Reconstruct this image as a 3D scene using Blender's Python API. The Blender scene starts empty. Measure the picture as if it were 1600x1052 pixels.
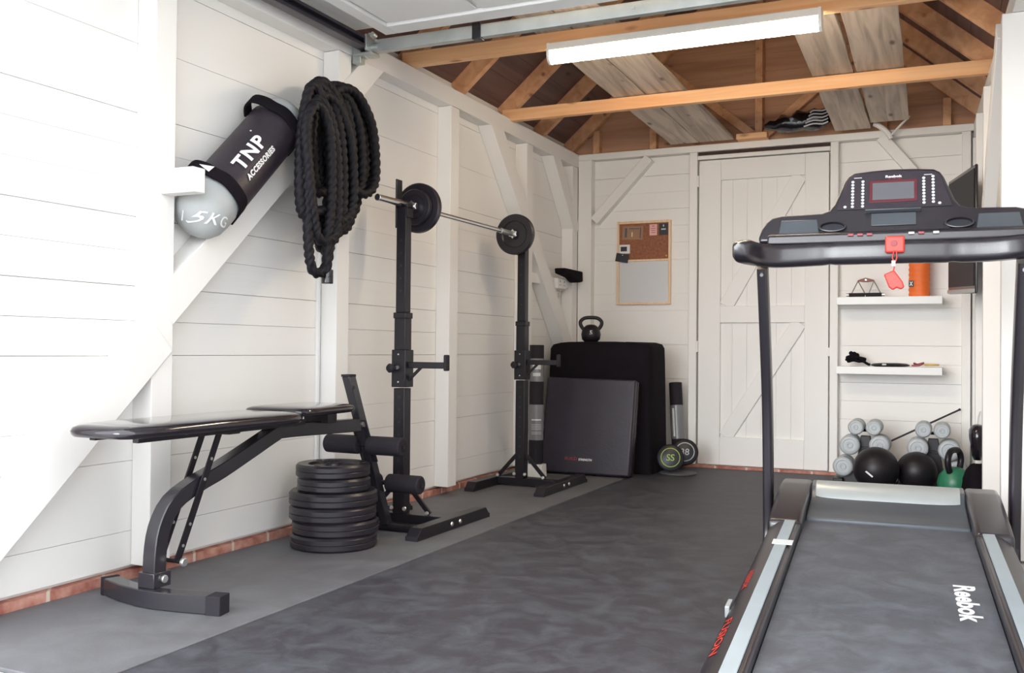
import bpy, bmesh, math, random
from mathutils import Vector, Matrix
R = random.Random(7)
S = bpy.context.scene
COL = S.collection
rad = math.radians

# ------------------------------------------------------------------ camera
def setup_camera():
    yaw, pitch, roll = 0.428998, 0.0130173, 0.0090222
    r0 = Vector((math.cos(yaw), math.sin(yaw), 0)); f0 = Vector((-math.sin(yaw), math.cos(yaw), 0)); u0 = Vector((0, 0, 1))
    F = f0 * math.cos(pitch) + u0 * math.sin(pitch); U = -f0 * math.sin(pitch) + u0 * math.cos(pitch)
    Rr = r0 * math.cos(roll) + U * math.sin(roll); U = -r0 * math.sin(roll) + U * math.cos(roll)
    cam = bpy.data.cameras.new('camera'); o = bpy.data.objects.new('camera', cam); COL.objects.link(o)
    m = Matrix((Rr, U, -F)).transposed().to_4x4(); m.translation = Vector((0, 0, .83))
    o.matrix_world = m
    cam.sensor_width = 36; cam.lens = 1501.05 / 1600 * 36; cam.clip_start = .05
    S.camera = o
setup_camera()

# ------------------------------------------------------------------ world, lights, exposure
w = bpy.data.worlds.new('sky'); S.world = w; w.use_nodes = True
bg = w.node_tree.nodes['Background']; bg.inputs[0].default_value = (.93, .965, 1.0, 1); bg.inputs[1].default_value = 3.2
def area(name, loc, rot, sx, sy, power, col):
    l = bpy.data.lights.new(name, 'AREA'); l.shape = 'RECTANGLE'; l.size = sx; l.size_y = sy; l.energy = power; l.color = col
    o = bpy.data.objects.new(name, l); COL.objects.link(o); o.location = loc; o.rotation_euler = rot; return o
sun = bpy.data.lights.new('hazy_sun', 'SUN'); sun.energy = 1.6; sun.angle = rad(30); sun.color = (.97, .98, 1)
so = bpy.data.objects.new('hazy_sun', sun); COL.objects.link(so); so.rotation_euler = (rad(81), 0, rad(-14))
#area('tube_light', (-1.145, 4.30, 2.19), (0, 0, 0), 1.15, .09, 22, (1, .90, .76))
#area('tube_light_up', (-1.145, 4.285, 2.33), (rad(180), 0, 0), 1.1, .05, 9, (1, .80, .55))
vs = S.view_settings; vs.view_transform = 'Standard'; vs.look = 'None'; vs.gamma = 1; vs.use_curve_mapping = False; vs.exposure = 0.27

# ------------------------------------------------------------------ materials
def nt(name):
    m = bpy.data.materials.new(name); m.use_nodes = True; t = m.node_tree; return m, t, t.nodes['Principled BSDF']
def pm(name, col, rough=.5, metal=0, var=.08, vs_=8, bump=0, bscale=60, spec=.5, coat=0, emit=None):
    m, t, b = nt(name); N = t.nodes; L = t.links
    b.inputs['Roughness'].default_value = rough; b.inputs['Metallic'].default_value = metal
    b.inputs['Specular IOR Level'].default_value = spec; b.inputs['Coat Weight'].default_value = coat
    tc = N.new('ShaderNodeTexCoord'); n = N.new('ShaderNodeTexNoise'); n.inputs['Scale'].default_value = vs_; n.inputs['Detail'].default_value = 5
    L.new(tc.outputs['Object'], n.inputs['Vector'])
    r = N.new('ShaderNodeMapRange'); r.inputs['From Min'].default_value = .3; r.inputs['From Max'].default_value = .7
    r.inputs['To Min'].default_value = 1 - var; r.inputs['To Max'].default_value = 1 + var
    L.new(n.outputs['Fac'], r.inputs['Value'])
    h = N.new('ShaderNodeVectorMath'); h.operation = 'SCALE'; h.inputs[0].default_value = col; L.new(r.outputs[0], h.inputs['Scale'])
    L.new(h.outputs[0], b.inputs['Base Color'])
    if bump:
        n2 = N.new('ShaderNodeTexNoise'); n2.inputs['Scale'].default_value = bscale; n2.inputs['Detail'].default_value = 6
        L.new(tc.outputs['Object'], n2.inputs['Vector'])
        bp = N.new('ShaderNodeBump'); bp.inputs['Strength'].default_value = bump; bp.inputs['Distance'].default_value = .01
        L.new(n2.outputs['Fac'], bp.inputs['Height']); L.new(bp.outputs[0], b.inputs['Normal'])
    if emit:
        b.inputs['Emission Color'].default_value = (*emit[0], 1); b.inputs['Emission Strength'].default_value = emit[1]
    return m
def wood(name, c1, c2, c3, axis, rough=.65, grain=26, knots=True, bump=.25):
    m, t, b = nt(name); N = t.nodes; L = t.links
    tc = N.new('ShaderNodeTexCoord'); mp = N.new('ShaderNodeMapping'); L.new(tc.outputs['Object'], mp.inputs['Vector'])
    sc = [grain, grain, grain]; sc[axis] = grain * .05; mp.inputs['Scale'].default_value = sc
    n = N.new('ShaderNodeTexNoise'); n.inputs['Scale'].default_value = 1; n.inputs['Detail'].default_value = 7; n.inputs['Distortion'].default_value = .8
    L.new(mp.outputs[0], n.inputs['Vector'])
    cr = N.new('ShaderNodeValToRGB'); e = cr.color_ramp.elements; e[0].position = .3; e[0].color = (*c1, 1); e[1].position = .62; e[1].color = (*c2, 1)
    L.new(n.outputs['Fac'], cr.inputs[0]); out = cr.outputs[0]
    if knots:
        mp2 = N.new('ShaderNodeMapping'); L.new(tc.outputs['Object'], mp2.inputs['Vector']); s2 = [9, 9, 9]; s2[axis] = 3.5; mp2.inputs['Scale'].default_value = s2
        v = N.new('ShaderNodeTexVoronoi'); v.inputs['Scale'].default_value = 1; L.new(mp2.outputs[0], v.inputs['Vector'])
        k = N.new('ShaderNodeMapRange'); k.inputs['From Min'].default_value = .06; k.inputs['From Max'].default_value = .17; k.inputs['To Min'].default_value = .85; k.inputs['To Max'].default_value = 0
        L.new(v.outputs['Distance'], k.inputs['Value'])
        mx = N.new('ShaderNodeMix'); mx.data_type = 'RGBA'; L.new(k.outputs[0], mx.inputs[0]); L.new(out, mx.inputs[6]); mx.inputs[7].default_value = (*c3, 1); out = mx.outputs[2]
    L.new(out, b.inputs['Base Color']); b.inputs['Roughness'].default_value = rough
    bp = N.new('ShaderNodeBump'); bp.inputs['Strength'].default_value = bump; bp.inputs['Distance'].default_value = .004
    L.new(n.outputs['Fac'], bp.inputs['Height']); L.new(bp.outputs[0], b.inputs['Normal'])
    return m
def paint(name, c, axis, warm=.06):
    m, t, b = nt(name); N = t.nodes; L = t.links
    tc = N.new('ShaderNodeTexCoord')
    n = N.new('ShaderNodeTexNoise'); n.inputs['Scale'].default_value = 2.2; n.inputs['Detail'].default_value = 5; L.new(tc.outputs['Object'], n.inputs['Vector'])
    mx = N.new('ShaderNodeMix'); mx.data_type = 'RGBA'; L.new(n.outputs['Fac'], mx.inputs[0])
    mx.inputs[6].default_value = (*c, 1); mx.inputs[7].default_value = (c[0], c[1] * (1 - warm * .35), c[2] * (1 - warm), 1)
    L.new(mx.outputs[2], b.inputs['Base Color']); b.inputs['Roughness'].default_value = .6; b.inputs['Specular IOR Level'].default_value = .25
    mp = N.new('ShaderNodeMapping'); sc = [30, 30, 30]; sc[axis] = 2; mp.inputs['Scale'].default_value = sc; L.new(tc.outputs['Object'], mp.inputs['Vector'])
    n2 = N.new('ShaderNodeTexNoise'); n2.inputs['Scale'].default_value = 1; n2.inputs['Detail'].default_value = 4; L.new(mp.outputs[0], n2.inputs['Vector'])
    bp = N.new('ShaderNodeBump'); bp.inputs['Strength'].default_value = .25; bp.inputs['Distance'].default_value = .003
    L.new(n2.outputs['Fac'], bp.inputs['Height']); L.new(bp.outputs[0], b.inputs['Normal'])
    return m
def rubber(name, c, dust, rough, scale=3.0, amt=.35):
    m, t, b = nt(name); N = t.nodes; L = t.links
    tc = N.new('ShaderNodeTexCoord')
    n = N.new('ShaderNodeTexNoise'); n.inputs['Scale'].default_value = scale; n.inputs['Detail'].default_value = 9; n.inputs['Roughness'].default_value = .65; n.inputs['Distortion'].default_value = .6; L.new(tc.outputs['Object'], n.inputs['Vector'])
    r = N.new('ShaderNodeMapRange'); r.inputs['From Min'].default_value = .42; r.inputs['From Max'].default_value = .75; r.inputs['To Max'].default_value = amt; L.new(n.outputs['Fac'], r.inputs['Value'])
    mx = N.new('ShaderNodeMix'); mx.data_type = 'RGBA'; L.new(r.outputs[0], mx.inputs[0]); mx.inputs[6].default_value = (*c, 1); mx.inputs[7].default_value = (*dust, 1)
    s = N.new('ShaderNodeTexNoise'); s.inputs['Scale'].default_value = 170; s.inputs['Detail'].default_value = 2; L.new(tc.outputs['Object'], s.inputs['Vector'])
    r2 = N.new('ShaderNodeMapRange'); r2.inputs['From Min'].default_value = .72; r2.inputs['From Max'].default_value = .80; r2.inputs['To Max'].default_value = .5; L.new(s.outputs['Fac'], r2.inputs['Value'])
    mx2 = N.new('ShaderNodeMix'); mx2.data_type = 'RGBA'; L.new(r2.outputs[0], mx2.inputs[0]); L.new(mx.outputs[2], mx2.inputs[6]); mx2.inputs[7].default_value = (.3, .3, .3, 1)
    L.new(mx2.outputs[2], b.inputs['Base Color']); b.inputs['Specular IOR Level'].default_value = .22
    r3 = N.new('ShaderNodeMapRange'); r3.inputs['To Min'].default_value = rough - .1; r3.inputs['To Max'].default_value = rough + .12; L.new(n.outputs['Fac'], r3.inputs['Value']); L.new(r3.outputs[0], b.inputs['Roughness'])
    n2 = N.new('ShaderNodeTexNoise'); n2.inputs['Scale'].default_value = 120; n2.inputs['Detail'].default_value = 4; L.new(tc.outputs['Object'], n2.inputs['Vector'])
    bp = N.new('ShaderNodeBump'); bp.inputs['Strength'].default_value = .25; bp.inputs['Distance'].default_value = .002; L.new(n2.outputs['Fac'], bp.inputs['Height']); L.new(bp.outputs[0], b.inputs['Normal'])
    return m
M = dict(
    wall=paint('white_painted_boards', (.86, .852, .842), 1), wallx=paint('white_painted_boards_across', (.86, .852, .842), 0),
    post=paint('white_painted_timber', (.87, .86, .848), 2, .05), door=paint('white_painted_door', (.86, .85, .838), 2, .03),
    timber=wood('orange_pine_joist', (.84, .42, .19), (.93, .57, .31), (.42, .16, .07), 0),
    timbery=wood('orange_pine_rafter', (.60, .29, .14), (.78, .44, .24), (.24, .09, .05), 1, grain=14),
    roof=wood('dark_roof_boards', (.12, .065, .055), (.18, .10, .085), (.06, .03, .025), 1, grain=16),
    gable=wood('brown_gable_boards', (.46, .24, .14), (.62, .35, .21), (.22, .10, .06), 0, grain=14),
    plank=wood('weathered_grey_plank', (.38, .30, .24), (.68, .57, .47), (.12, .08, .06), 1, rough=.8, grain=22, bump=.6),
    rub1=rubber('rubber_mat_grey', (.125, .123, .132), (.26, .27, .285), .55, 5, .35), rub2=rubber('rubber_mat_dark', (.046, .043, .052), (.20, .23, .25), .5, 8, .30),
    conc=pm('concrete', (.52, .51, .50), .85, var=.12, bump=.2), brick=None,
    blk=pm('black_powder_coat', (.013, .011, .015), .36, var=.1, spec=.4), blk2=pm('black_satin_tube', (.022, .020, .026), .24, var=.1, spec=.9),
    vin=pm('black_vinyl', (.014, .011, .016), .22, var=.1, bump=.05, bscale=120, coat=.5), padv=pm('bench_pad_vinyl', (.016, .013, .018), .13, var=.05, coat=.6), satin=pm('black_satin_rubber', (.012, .010, .013), .42, spec=.35), foam=pm('black_foam', (.020, .017, .023), .75, bump=.15, bscale=200, spec=.3),
    cloth=pm('black_cloth', (.010, .008, .011), .9, spec=.1, bump=.4, bscale=40), plate=pm('black_plate_vinyl', (.018, .015, .020), .34, var=.15, bump=.06, bscale=90),
    rope=pm('black_rope', (.006, .005, .008), .6, spec=.3, var=.2, bump=.3, bscale=250), steel=pm('chrome_steel', (.72, .71, .70), .22, 1, var=.03),
    galv=pm('galvanised_steel', (.50, .53, .52), .42, .75, var=.12), bolt=pm('zinc_bolt', (.75, .75, .73), .3, .9),
    dkmetal=pm('dark_painted_metal', (.05, .045, .06), .35, .3), gate=pm('white_gloss_metal', (.88, .88, .87), .4, var=.02),
    silv=pm('grey_vinyl', (.42, .44, .44), .48, var=.06), dsilv=pm('silver_vinyl_dumbbell', (.42, .45, .47), .38, var=.06),
    bagblk=pm('purple_black_nylon', (.026, .019, .028), .5, var=.15, bump=.1), white=pm('white_print', (.80, .80, .80), .6, var=.01),
    wgrey=pm('pale_print', (.62, .64, .64), .6, var=.01), red=pm('red_plastic', (.62, .045, .03), .35), redp=pm('red_print', (.28, .03, .04), .6),
    dred=pm('dark_red_trim', (.11, .018, .025), .4), orange=pm('orange_foam', (.86, .17, .03), .55, var=.05), green=pm('green_vinyl', (.03, .19, .10), .35), lime=pm('lime_print', (.28, .42, .08), .6),
    cork=pm('cork', (.30, .12, .065), .9, var=.25, vs_=60, bump=.3, bscale=150), wb=pm('whiteboard', (.66, .67, .69), .25, var=.01),
    pine=wood('pine_frame', (.78, .52, .32), (.88, .66, .46), (.5, .3, .15), 2, grain=40, knots=False), paper=pm('white_paper', (.8, .8, .8), .7), pink=pm('pink_paper', (.80, .45, .42), .7),
    dark=pm('black_card', (.02, .02, .028), .5), tan=pm('kraft_card', (.34, .19, .11), .6), wmel=pm('white_melamine', (.82, .82, .81), .35, var=.01),
    trb=pm('treadmill_black_plastic', (.014, .011, .017), .28, spec=.95, var=.05, bump=.05, bscale=300), trg=pm('treadmill_grey_plastic', (.085, .095, .11), .30, .2, var=.05),
    trs=pm('treadmill_silver', (.44, .47, .47), .36, .4, var=.04), belt=rubber('running_belt', (.075, .078, .092), (.22, .25, .28), .45, 11, .35),
    rail=pm('grey_side_rail', (.33, .38, .41), .45, .1, var=.05), scr=pm('lcd_glass', (.12, .12, .135), .15, var=.03), tv=pm('tv_glass', (.010, .009, .014), .5, spec=.15, var=.01),
    lampw=pm('white_lamp_housing', (.82, .81, .78), .4, var=.01), gold=pm('yellow_rubber', (.70, .44, .08), .5), mar=pm('maroon_rubber', (.32, .06, .07), .5),
    diff=pm('glowing_diffuser', (.9, .88, .8), .4, emit=((1, .82, .60), 46)), gum=pm('grey_rubber', (.09, .09, .10), .6), leath=pm('brown_grip', (.20, .04, .025), .45),
    brkbrown=pm('dark_brown_gap', (.055, .03, .025), .8), cable=pm('cream_cable', (.72, .62, .52), .5), glassy=pm('cellophane_label', (.20, .20, .21), .2),
)
def brickmat():
    m, t, b = nt('painted_brick_course'); N = t.nodes; L = t.links
    tc = N.new('ShaderNodeTexCoord'); sx = N.new('ShaderNodeSeparateXYZ'); L.new(tc.outputs['Object'], sx.inputs[0])
    md = N.new('ShaderNodeMath'); md.operation = 'PINGPONG'; md.inputs[1].default_value = .11
    ad = N.new('ShaderNodeMath'); L.new(sx.outputs[0], ad.inputs[0]); L.new(sx.outputs[1], ad.inputs[1]); L.new(ad.outputs[0], md.inputs[0])
    lt = N.new('ShaderNodeMath'); lt.operation = 'LESS_THAN'; lt.inputs[1].default_value = .007; L.new(md.outputs[0], lt.inputs[0])
    n = N.new('ShaderNodeTexNoise'); n.inputs['Scale'].default_value = 14; n.inputs['Detail'].default_value = 6; L.new(tc.outputs['Object'], n.inputs['Vector'])
    cr = N.new('ShaderNodeValToRGB'); e = cr.color_ramp.elements; e[0].position = .35; e[0].color = (.34, .10, .07, 1); e[1].position = .63; e[1].color = (.60, .32, .25, 1)
    L.new(n.outputs['Fac'], cr.inputs[0]); mx = N.new('ShaderNodeMix'); mx.data_type = 'RGBA'; L.new(lt.outputs[0], mx.inputs[0]); L.new(cr.outputs[0], mx.inputs[6]); mx.inputs[7].default_value = (.66, .55, .46, 1)
    L.new(mx.outputs[2], b.inputs['Base Color']); b.inputs['Roughness'].default_value = .85; return m
M['brick'] = brickmat()

# ------------------------------------------------------------------ mesh builder
def V(*a): return Vector(a)
def frame(d, up=(0, 0, 1)):
    d = Vector(d).normalized(); up = Vector(up)
    if abs(d.dot(up)) > .98: up = Vector((0, 1, 0)) if abs(d.y) < .9 else Vector((1, 0, 0))
    x = up.cross(d).normalized(); y = d.cross(x).normalized(); return x, y, d
class MB:
    def __init__(s): s.v = []; s.f = []
    def add(s, vs_, fs):
        n = len(s.v); s.v += [Vector(q) for q in vs_]; s.f += [[i + n for i in f] for f in fs]; return s
    def box(s, x0, x1, y0, y1, z0, z1):
        return s.add([(x, y, z) for x in (x0, x1) for y in (y0, y1) for z in (z0, z1)], [(0, 1, 3, 2), (4, 6, 7, 5), (0, 4, 5, 1), (2, 3, 7, 6), (0, 2, 6, 4), (1, 5, 7, 3)])
    def beam(s, a, b, w, h, up=(0, 0, 1)):     # w across, h along up
        a = Vector(a); b = Vector(b); x, y, d = frame(b - a, up); vs_ = []
        for p in (a, b):
            for i, j in ((-1, -1), (1, -1), (1, 1), (-1, 1)): vs_.append(p + x * i * w / 2 + y * j * h / 2)
        return s.add(vs_, [(3, 2, 1, 0), (4, 5, 6, 7), (0, 1, 5, 4), (1, 2, 6, 5), (2, 3, 7, 6), (3, 0, 4, 7)])
    def cyl(s, a, b, r, r2=None, n=24):
        r2 = r if r2 is None else r2; a = Vector(a); b = Vector(b); x, y, d = frame(b - a); vs_ = []
        for p, q in ((a, r), (b, r2)):
            vs_ += [p + (x * math.cos(t) + y * math.sin(t)) * q for t in [2 * math.pi * i / n for i in range(n)]]
        return s.add(vs_, [[i, (i + 1) % n, n + (i + 1) % n, n + i] for i in range(n)] + [list(range(n))[::-1], list(range(n, 2 * n))])
    def lathe(s, prof, o, axis=(0, 0, 1), n=32):   # prof: (radius, along)
        o = Vector(o); x, y, d = frame(axis); vs_ = []; k = len(prof)
        for r, h in prof:
            vs_ += [o + d * h + (x * math.cos(t) + y * math.sin(t)) * max(r, 1e-5) for t in [2 * math.pi * i / n for i in range(n)]]
        fs = [[j * n + i, j * n + (i + 1) % n, (j + 1) * n + (i + 1) % n, (j + 1) * n + i] for j in range(k - 1) for i in range(n)]
        fs += [list(range(n))[::-1], list(range((k - 1) * n, k * n))]
        return s.add(vs_, fs)
    def sweep(s, path, sec, up=(0, 0, 1), closed=False, twist=0, scl=None, cap=True):   # sec: function(ring index) or list of (x,y)
        P = [Vector(p) for p in path]; n = len(P); rings = []; m = None; X = None
        for i, p in enumerate(P):
            if closed: d = (P[(i + 1) % n] - P[i - 1])
            else: d = P[min(i + 1, n - 1)] - P[max(i - 1, 0)]
            d.normalize()
            if X is None: X, Y, _ = frame(d, up)
            else:
                X = (X - d * X.dot(d)).normalized()
            Y = d.cross(X).normalized()
            q = sec(i) if callable(sec) else sec; m = len(q); k = scl[i] if scl else 1
            rings.append([p + X * a * k + Y * b * k for a, b in q])
        vs_ = [v for r in rings for v in r]; fs = []
        for i in range(n if closed else n - 1):
            j = (i + 1) % n
            for k in range(m): fs.append([i * m + k, i * m + (k + 1) % m, j * m + (k + 1) % m, j * m + k])
        if not closed and cap: fs += [list(range(m))[::-1], list(range((n - 1) * m, n * m))]
        return s.add(vs_, fs)
    def tube(s, path, r, n=12, **k): return s.sweep(path, [(r * math.cos(2 * math.pi * i / n), r * math.sin(2 * math.pi * i / n)) for i in range(n)], **k)
    def prism(s, poly, o, ax, ay, az, depth):     # polygon in (ax,ay) extruded along az
        o = Vector(o); ax = Vector(ax); ay = Vector(ay); az = Vector(az); n = len(poly)
        vs_ = [o + ax * a + ay * b for a, b in poly] + [o + ax * a + ay * b + az * depth for a, b in poly]
        return s.add(vs_, [list(range(n))[::-1], list(range(n, 2 * n))] + [[i, (i + 1) % n, n + (i + 1) % n, n + i] for i in range(n)])
    def ring(s, prof, o, axis=(0, 0, 1), n=32):
        s.lathe(prof + [prof[0]], o, axis, n); s.f = s.f[:-2]; return s
    def ball(s, c, r, sz=1, n=24, k=14):
        return s.lathe([(r * math.sin(math.pi * i / k), -r * sz * math.cos(math.pi * i / k)) for i in range(k + 1)], c, n=n)
    def build(s, name, mat, parent=None, bevel=0, seg=2, sharp=35, world=True, subsurf=0):
        me = bpy.data.meshes.new(name); vs_ = s.v
        rt = parent
        while rt is not None and rt.parent is not None: rt = rt.parent
        if rt is not None and world:
            inv = rmat(rt).inverted(); vs_ = [inv @ v for v in vs_]
        me.from_pydata([tuple(v) for v in vs_], [], s.f); me.validate()
        bm = bmesh.new(); bm.from_mesh(me); bmesh.ops.recalc_face_normals(bm, faces=bm.faces); bm.to_mesh(me); bm.free()
        me.materials.append(M[mat] if isinstance(mat, str) else mat)
        me.polygons.foreach_set('use_smooth', [True] * len(me.polygons)); me.set_sharp_from_angle(angle=rad(sharp))
        o = bpy.data.objects.new(name, me); COL.objects.link(o)
        if parent is not None: o.parent = parent
        if bevel:
            b = o.modifiers.new('bevel', 'BEVEL'); b.width = bevel; b.segments = seg; b.limit_method = 'ANGLE'; b.angle_limit = rad(40)
        if subsurf:
            b = o.modifiers.new('sub', 'SUBSURF'); b.levels = subsurf; b.render_levels = subsurf
        return o
def rmat(o): return Matrix.Translation(o.location) @ o.rotation_euler.to_matrix().to_4x4()
def tag(o, label, cat, group=None):
    o['label'] = label; o['category'] = cat
    if group: o['group'] = group
    return o
def thing(name, label, cat, loc, rz=0, group=None):
    o = bpy.data.objects.new(name, None); COL.objects.link(o); o.location = loc; o.rotation_euler = (0, 0, rz); o.empty_display_size = .05
    return tag(o, label, cat, group)
def struct(name, mb, mat, bevel=0, parent=None):
    o = mb.build(name, mat, parent, bevel=bevel)
    if parent is None: o['kind'] = 'structure'
    return o
def dup(root, loc, rz=None, label=None):
    r = root.copy(); COL.objects.link(r); r.location = loc
    if rz is not None: r.rotation_euler = (0, 0, rz)
    if label: r['label'] = label
    for ch in list(root.children):
        c = ch.copy(); COL.objects.link(c); c.parent = r
        for g in list(ch.children):
            d = g.copy(); COL.objects.link(d); d.parent = c
    return r
def rsec(w, h, r, k=4):      # rounded rectangle section
    out = []
    for cx, cy, a0 in ((w / 2 - r, h / 2 - r, 0), (-w / 2 + r, h / 2 - r, 90), (-w / 2 + r, -h / 2 + r, 180), (w / 2 - r, -h / 2 + r, 270)):
        for i in range(k + 1):
            t = rad(a0 + 90 * i / k); out.append((cx + r * math.cos(t), cy + r * math.sin(t)))
    return out
def catmull(pts, step=.012, closed=False):
    P = [Vector(p) for p in pts]; out = []; n = len(P)
    for i in range(n if closed else n - 1):
        p0 = P[(i - 1) % n] if (closed or i > 0) else P[0]; p1 = P[i]; p2 = P[(i + 1) % n]; p3 = P[(i + 2) % n] if (closed or i + 2 < n) else P[-1]
        k = max(2, int((p2 - p1).length / step))
        for j in range(k):
            t = j / k; out.append(.5 * ((2 * p1) + (p2 - p0) * t + (2 * p0 - 5 * p1 + 4 * p2 - p3) * t * t + (3 * p1 - p0 - 3 * p2 + p3) * t ** 3))
    if not closed: out.append(P[-1])
    return out
def text(body, name, mat, parent, fn, size=1, bold=.0, spacing=1, cut=0, width=None, height=None, depth=0):
    """lettering: fn maps (x, y) of the centred text to a 3-D point (world)"""
    c = bpy.data.curves.new('lettering', 'FONT'); c.body = body; c.size = size; c.offset = bold; c.space_character = spacing; c.align_x = 'CENTER'; c.align_y = 'CENTER'; c.resolution_u = 3
    o = bpy.data.objects.new('lettering', c); COL.objects.link(o); bpy.context.view_layer.update()
    me = bpy.data.meshes.new_from_object(o.evaluated_get(bpy.context.evaluated_depsgraph_get())); bpy.data.objects.remove(o)
    xs = [v.co.x for v in me.vertices]; ys = [v.co.y for v in me.vertices]; cx = (min(xs) + max(xs)) / 2; cy = (min(ys) + max(ys)) / 2
    sx = width / (max(xs) - min(xs)) if width else 1; sy = height / (max(ys) - min(ys)) if height else sx
    if not width: sx = sy
    bm = bmesh.new(); bm.from_mesh(me)
    for v in bm.verts: v.co = Vector(((v.co.x - cx) * sx, (v.co.y - cy) * sy, 0))
    if cut:
        W = max(abs(v.co.x) for v in bm.verts); H = max(abs(v.co.y) for v in bm.verts)
        for i in range(-int(W / cut) - 1, int(W / cut) + 2):
            bmesh.ops.bisect_plane(bm, geom=bm.verts[:] + bm.edges[:] + bm.faces[:], plane_co=(i * cut, 0, 0), plane_no=(1, 0, 0))
        for i in range(-int(H / cut) - 1, int(H / cut) + 2):
            bmesh.ops.bisect_plane(bm, geom=bm.verts[:] + bm.edges[:] + bm.faces[:], plane_co=(0, i * cut, 0), plane_no=(0, 1, 0))
    m = MB(); m.v = [Vector(fn(v.co.x, v.co.y)) for v in bm.verts]; m.f = [[v.index for v in f.verts] for f in bm.faces]; bm.free()
    return m.build(name, mat, parent)
def planefn(o, ax, ay):
    o = Vector(o); ax = Vector(ax).normalized(); ay = Vector(ay).normalized(); return lambda x, y: o + ax * x + ay * y

# ================================================================== SETTING
struct('ground_outside', MB().box(-7, 7, -7, 1.60, -.14, -.02), 'conc')
struct('floor', MB().box(-2.8, .6, 1.60, 7.0, -.10, -.012), 'conc')
# left wall: shiplap boards with open joints
def boards(axis, u0, u1, z0, z1, f0, f1, seed, pitch=.125):
    rr = random.Random(seed); m = MB(); z = z0; skip = False
    while z < z1 - .01:
        h = pitch * rr.choice((1, 1, 2, 2, 1)); zt = min(z1, z + h); g = rr.choice((.001, .002, .0015))
        df = rr.uniform(0, .0015)
        if axis == 1: m.box(min(f0, f1), max(f0, f1) + (df if f1 > f0 else 0), u0, u1, z, zt - g)
        else: m.box(u0, u1, f0 - df, f1, z, zt - g)
        z = zt
    return m
wl = boards(1, 1.92, 6.95, .045, 2.31, -2.70, -2.67, 3); wl.box(-2.72, -2.695, 1.92, 6.95, .0, 2.45); struct('wall_left', wl, 'wall')
wb_ = boards(0, -2.70, .25, .0, 2.262, 6.90, 6.93, 5); wb_.box(-2.72, .4, 6.925, 6.96, 0, 2.31); struct('wall_back', wb_, 'wallx')
def rx(y): return .126 + (6.86 - y) * .038      # inner face line of the right wall plate, slightly out of square
wr = MB()
rr = random.Random(11); z = 0
while z < 2.3:
    h = .125 * rr.choice((1, 2)); zt = min(2.31, z + h)
    a = [(rx(1.92) + .12, 1.92), (rx(6.95) + .09, 6.95)]
    wr.add([(a[0][0], a[0][1], z), (a[0][0] + .03, a[0][1], z), (a[1][0] + .03, a[1][1], z), (a[1][0], a[1][1], z), (a[0][0], a[0][1], zt - .003), (a[0][0] + .03, a[0][1], zt - .003), (a[1][0] + .03, a[1][1], zt - .003), (a[1][0], a[1][1], zt - .003)],
           [(0, 1, 2, 3), (4, 7, 6, 5), (0, 4, 5, 1), (1, 5, 6, 2), (2, 6, 7, 3), (3, 7, 4, 0)]); z = zt
struct('wall_right', wr, 'wall')
struct('wall_front', MB().box(-2.9, -2.585, 1.82, 1.92, -.02, 2.45).box(.42, .75, 1.82, 1.92, -.02, 2.45).prism([(-2.9, 2.33), (.75, 2.33), (.75, 2.5), (-1.23, 3.85), (-2.9, 2.5)], (0, 1.84, 0), (1, 0, 0), (0, 0, 1), (0, 1, 0), .08), 'wallx')
struct('baseboard_left', MB().box(-2.72, -2.655, 1.92, 6.8, -.012, .030), 'brick')
struct('baseboard_back', MB().box(-1.72, .1, 6.80, 6.83, -.012, .016).box(-2.6, -1.72, 6.86, 6.9, -.012, .03), 'brick')
tn = [0]
def trim(mb, mat='post', bevel=.003):
    tn[0] += 1; return struct('trim_%d' % tn[0], mb, mat, bevel)
trim(MB().box(-2.668, -2.58, 1.92, 6.83, 2.21, 2.31))                                   # top plate left
for y1 in (2.67, 3.79, 4.887, 5.96): trim(MB().box(-2.668, -2.58, y1 - .10, y1, .046, 2.208))
trim(MB().box(-2.668, -2.58, 6.715, 6.818, .046, 2.208))
for a, b, wd in (((2.62, .955), (4.06, 2.29), .13), ((5.29, 2.31), (6.67, .83), .135), ((6.33, 2.26), (6.80, 1.72), .11), ((1.93, .225), (2.62, .86), .13)):
    d = (Vector((0, b[0], b[1])) - Vector((0, a[0], a[1]))).normalized(); n = Vector((0, -d.z, d.y))
    lo = lambda q, s_: (q[0] + n.y * s_, q[1] + n.z * s_)
    # cut flat against the plate above
    pts = []
    for q, s_ in ((a, -wd / 2), (a, wd / 2), (b, wd / 2), (b, -wd / 2)):
        y, z = lo(q, s_)
        if z > 2.209 and q[1] > 2: k = (z - 2.209) / d.z; y -= d.y * k; z = 2.209
        pts.append((y, z))
    trim(MB().prism(pts, (-2.667, 0, 0), (0, 1, 0), (0, 0, 1), (1, 0, 0), .095))
trim(MB().box(-2.667, -2.60, 5.962, 6.698, 1.285, 1.352))                               # rail on the left wall carrying the socket
# back wall framing
trim(MB().box(-2.58, .20, 6.83, 6.90, 2.262, 2.31))
trim(MB().box(-2.578, -2.47, 6.82, 6.90, 0, 2.261))
trim(MB().box(-1.725, -1.668, 6.83, 6.90, 0.016, 2.261)); trim(MB().box(-.752, -.70, 6.83, 6.90, 0.016, 2.261)); trim(MB().box(.06, .112, 6.83, 6.90, 0, 2.261))
trim(MB().box(-1.667, -.753, 6.835, 6.90, 2.205, 2.234))
trim(MB().box(-1.667, -.753, 6.86, 6.90, 2.234, 2.262), 'brkbrown', 0)
trim(MB().beam((-2.03, 6.865, 2.25), (-2.455, 6.865, 1.80), .07, .075, (0, 1, 0)))
trim(MB().beam((-.43, 6.865, 2.27), (.055, 6.865, 1.66), .07, .075, (0, 1, 0)))
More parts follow.
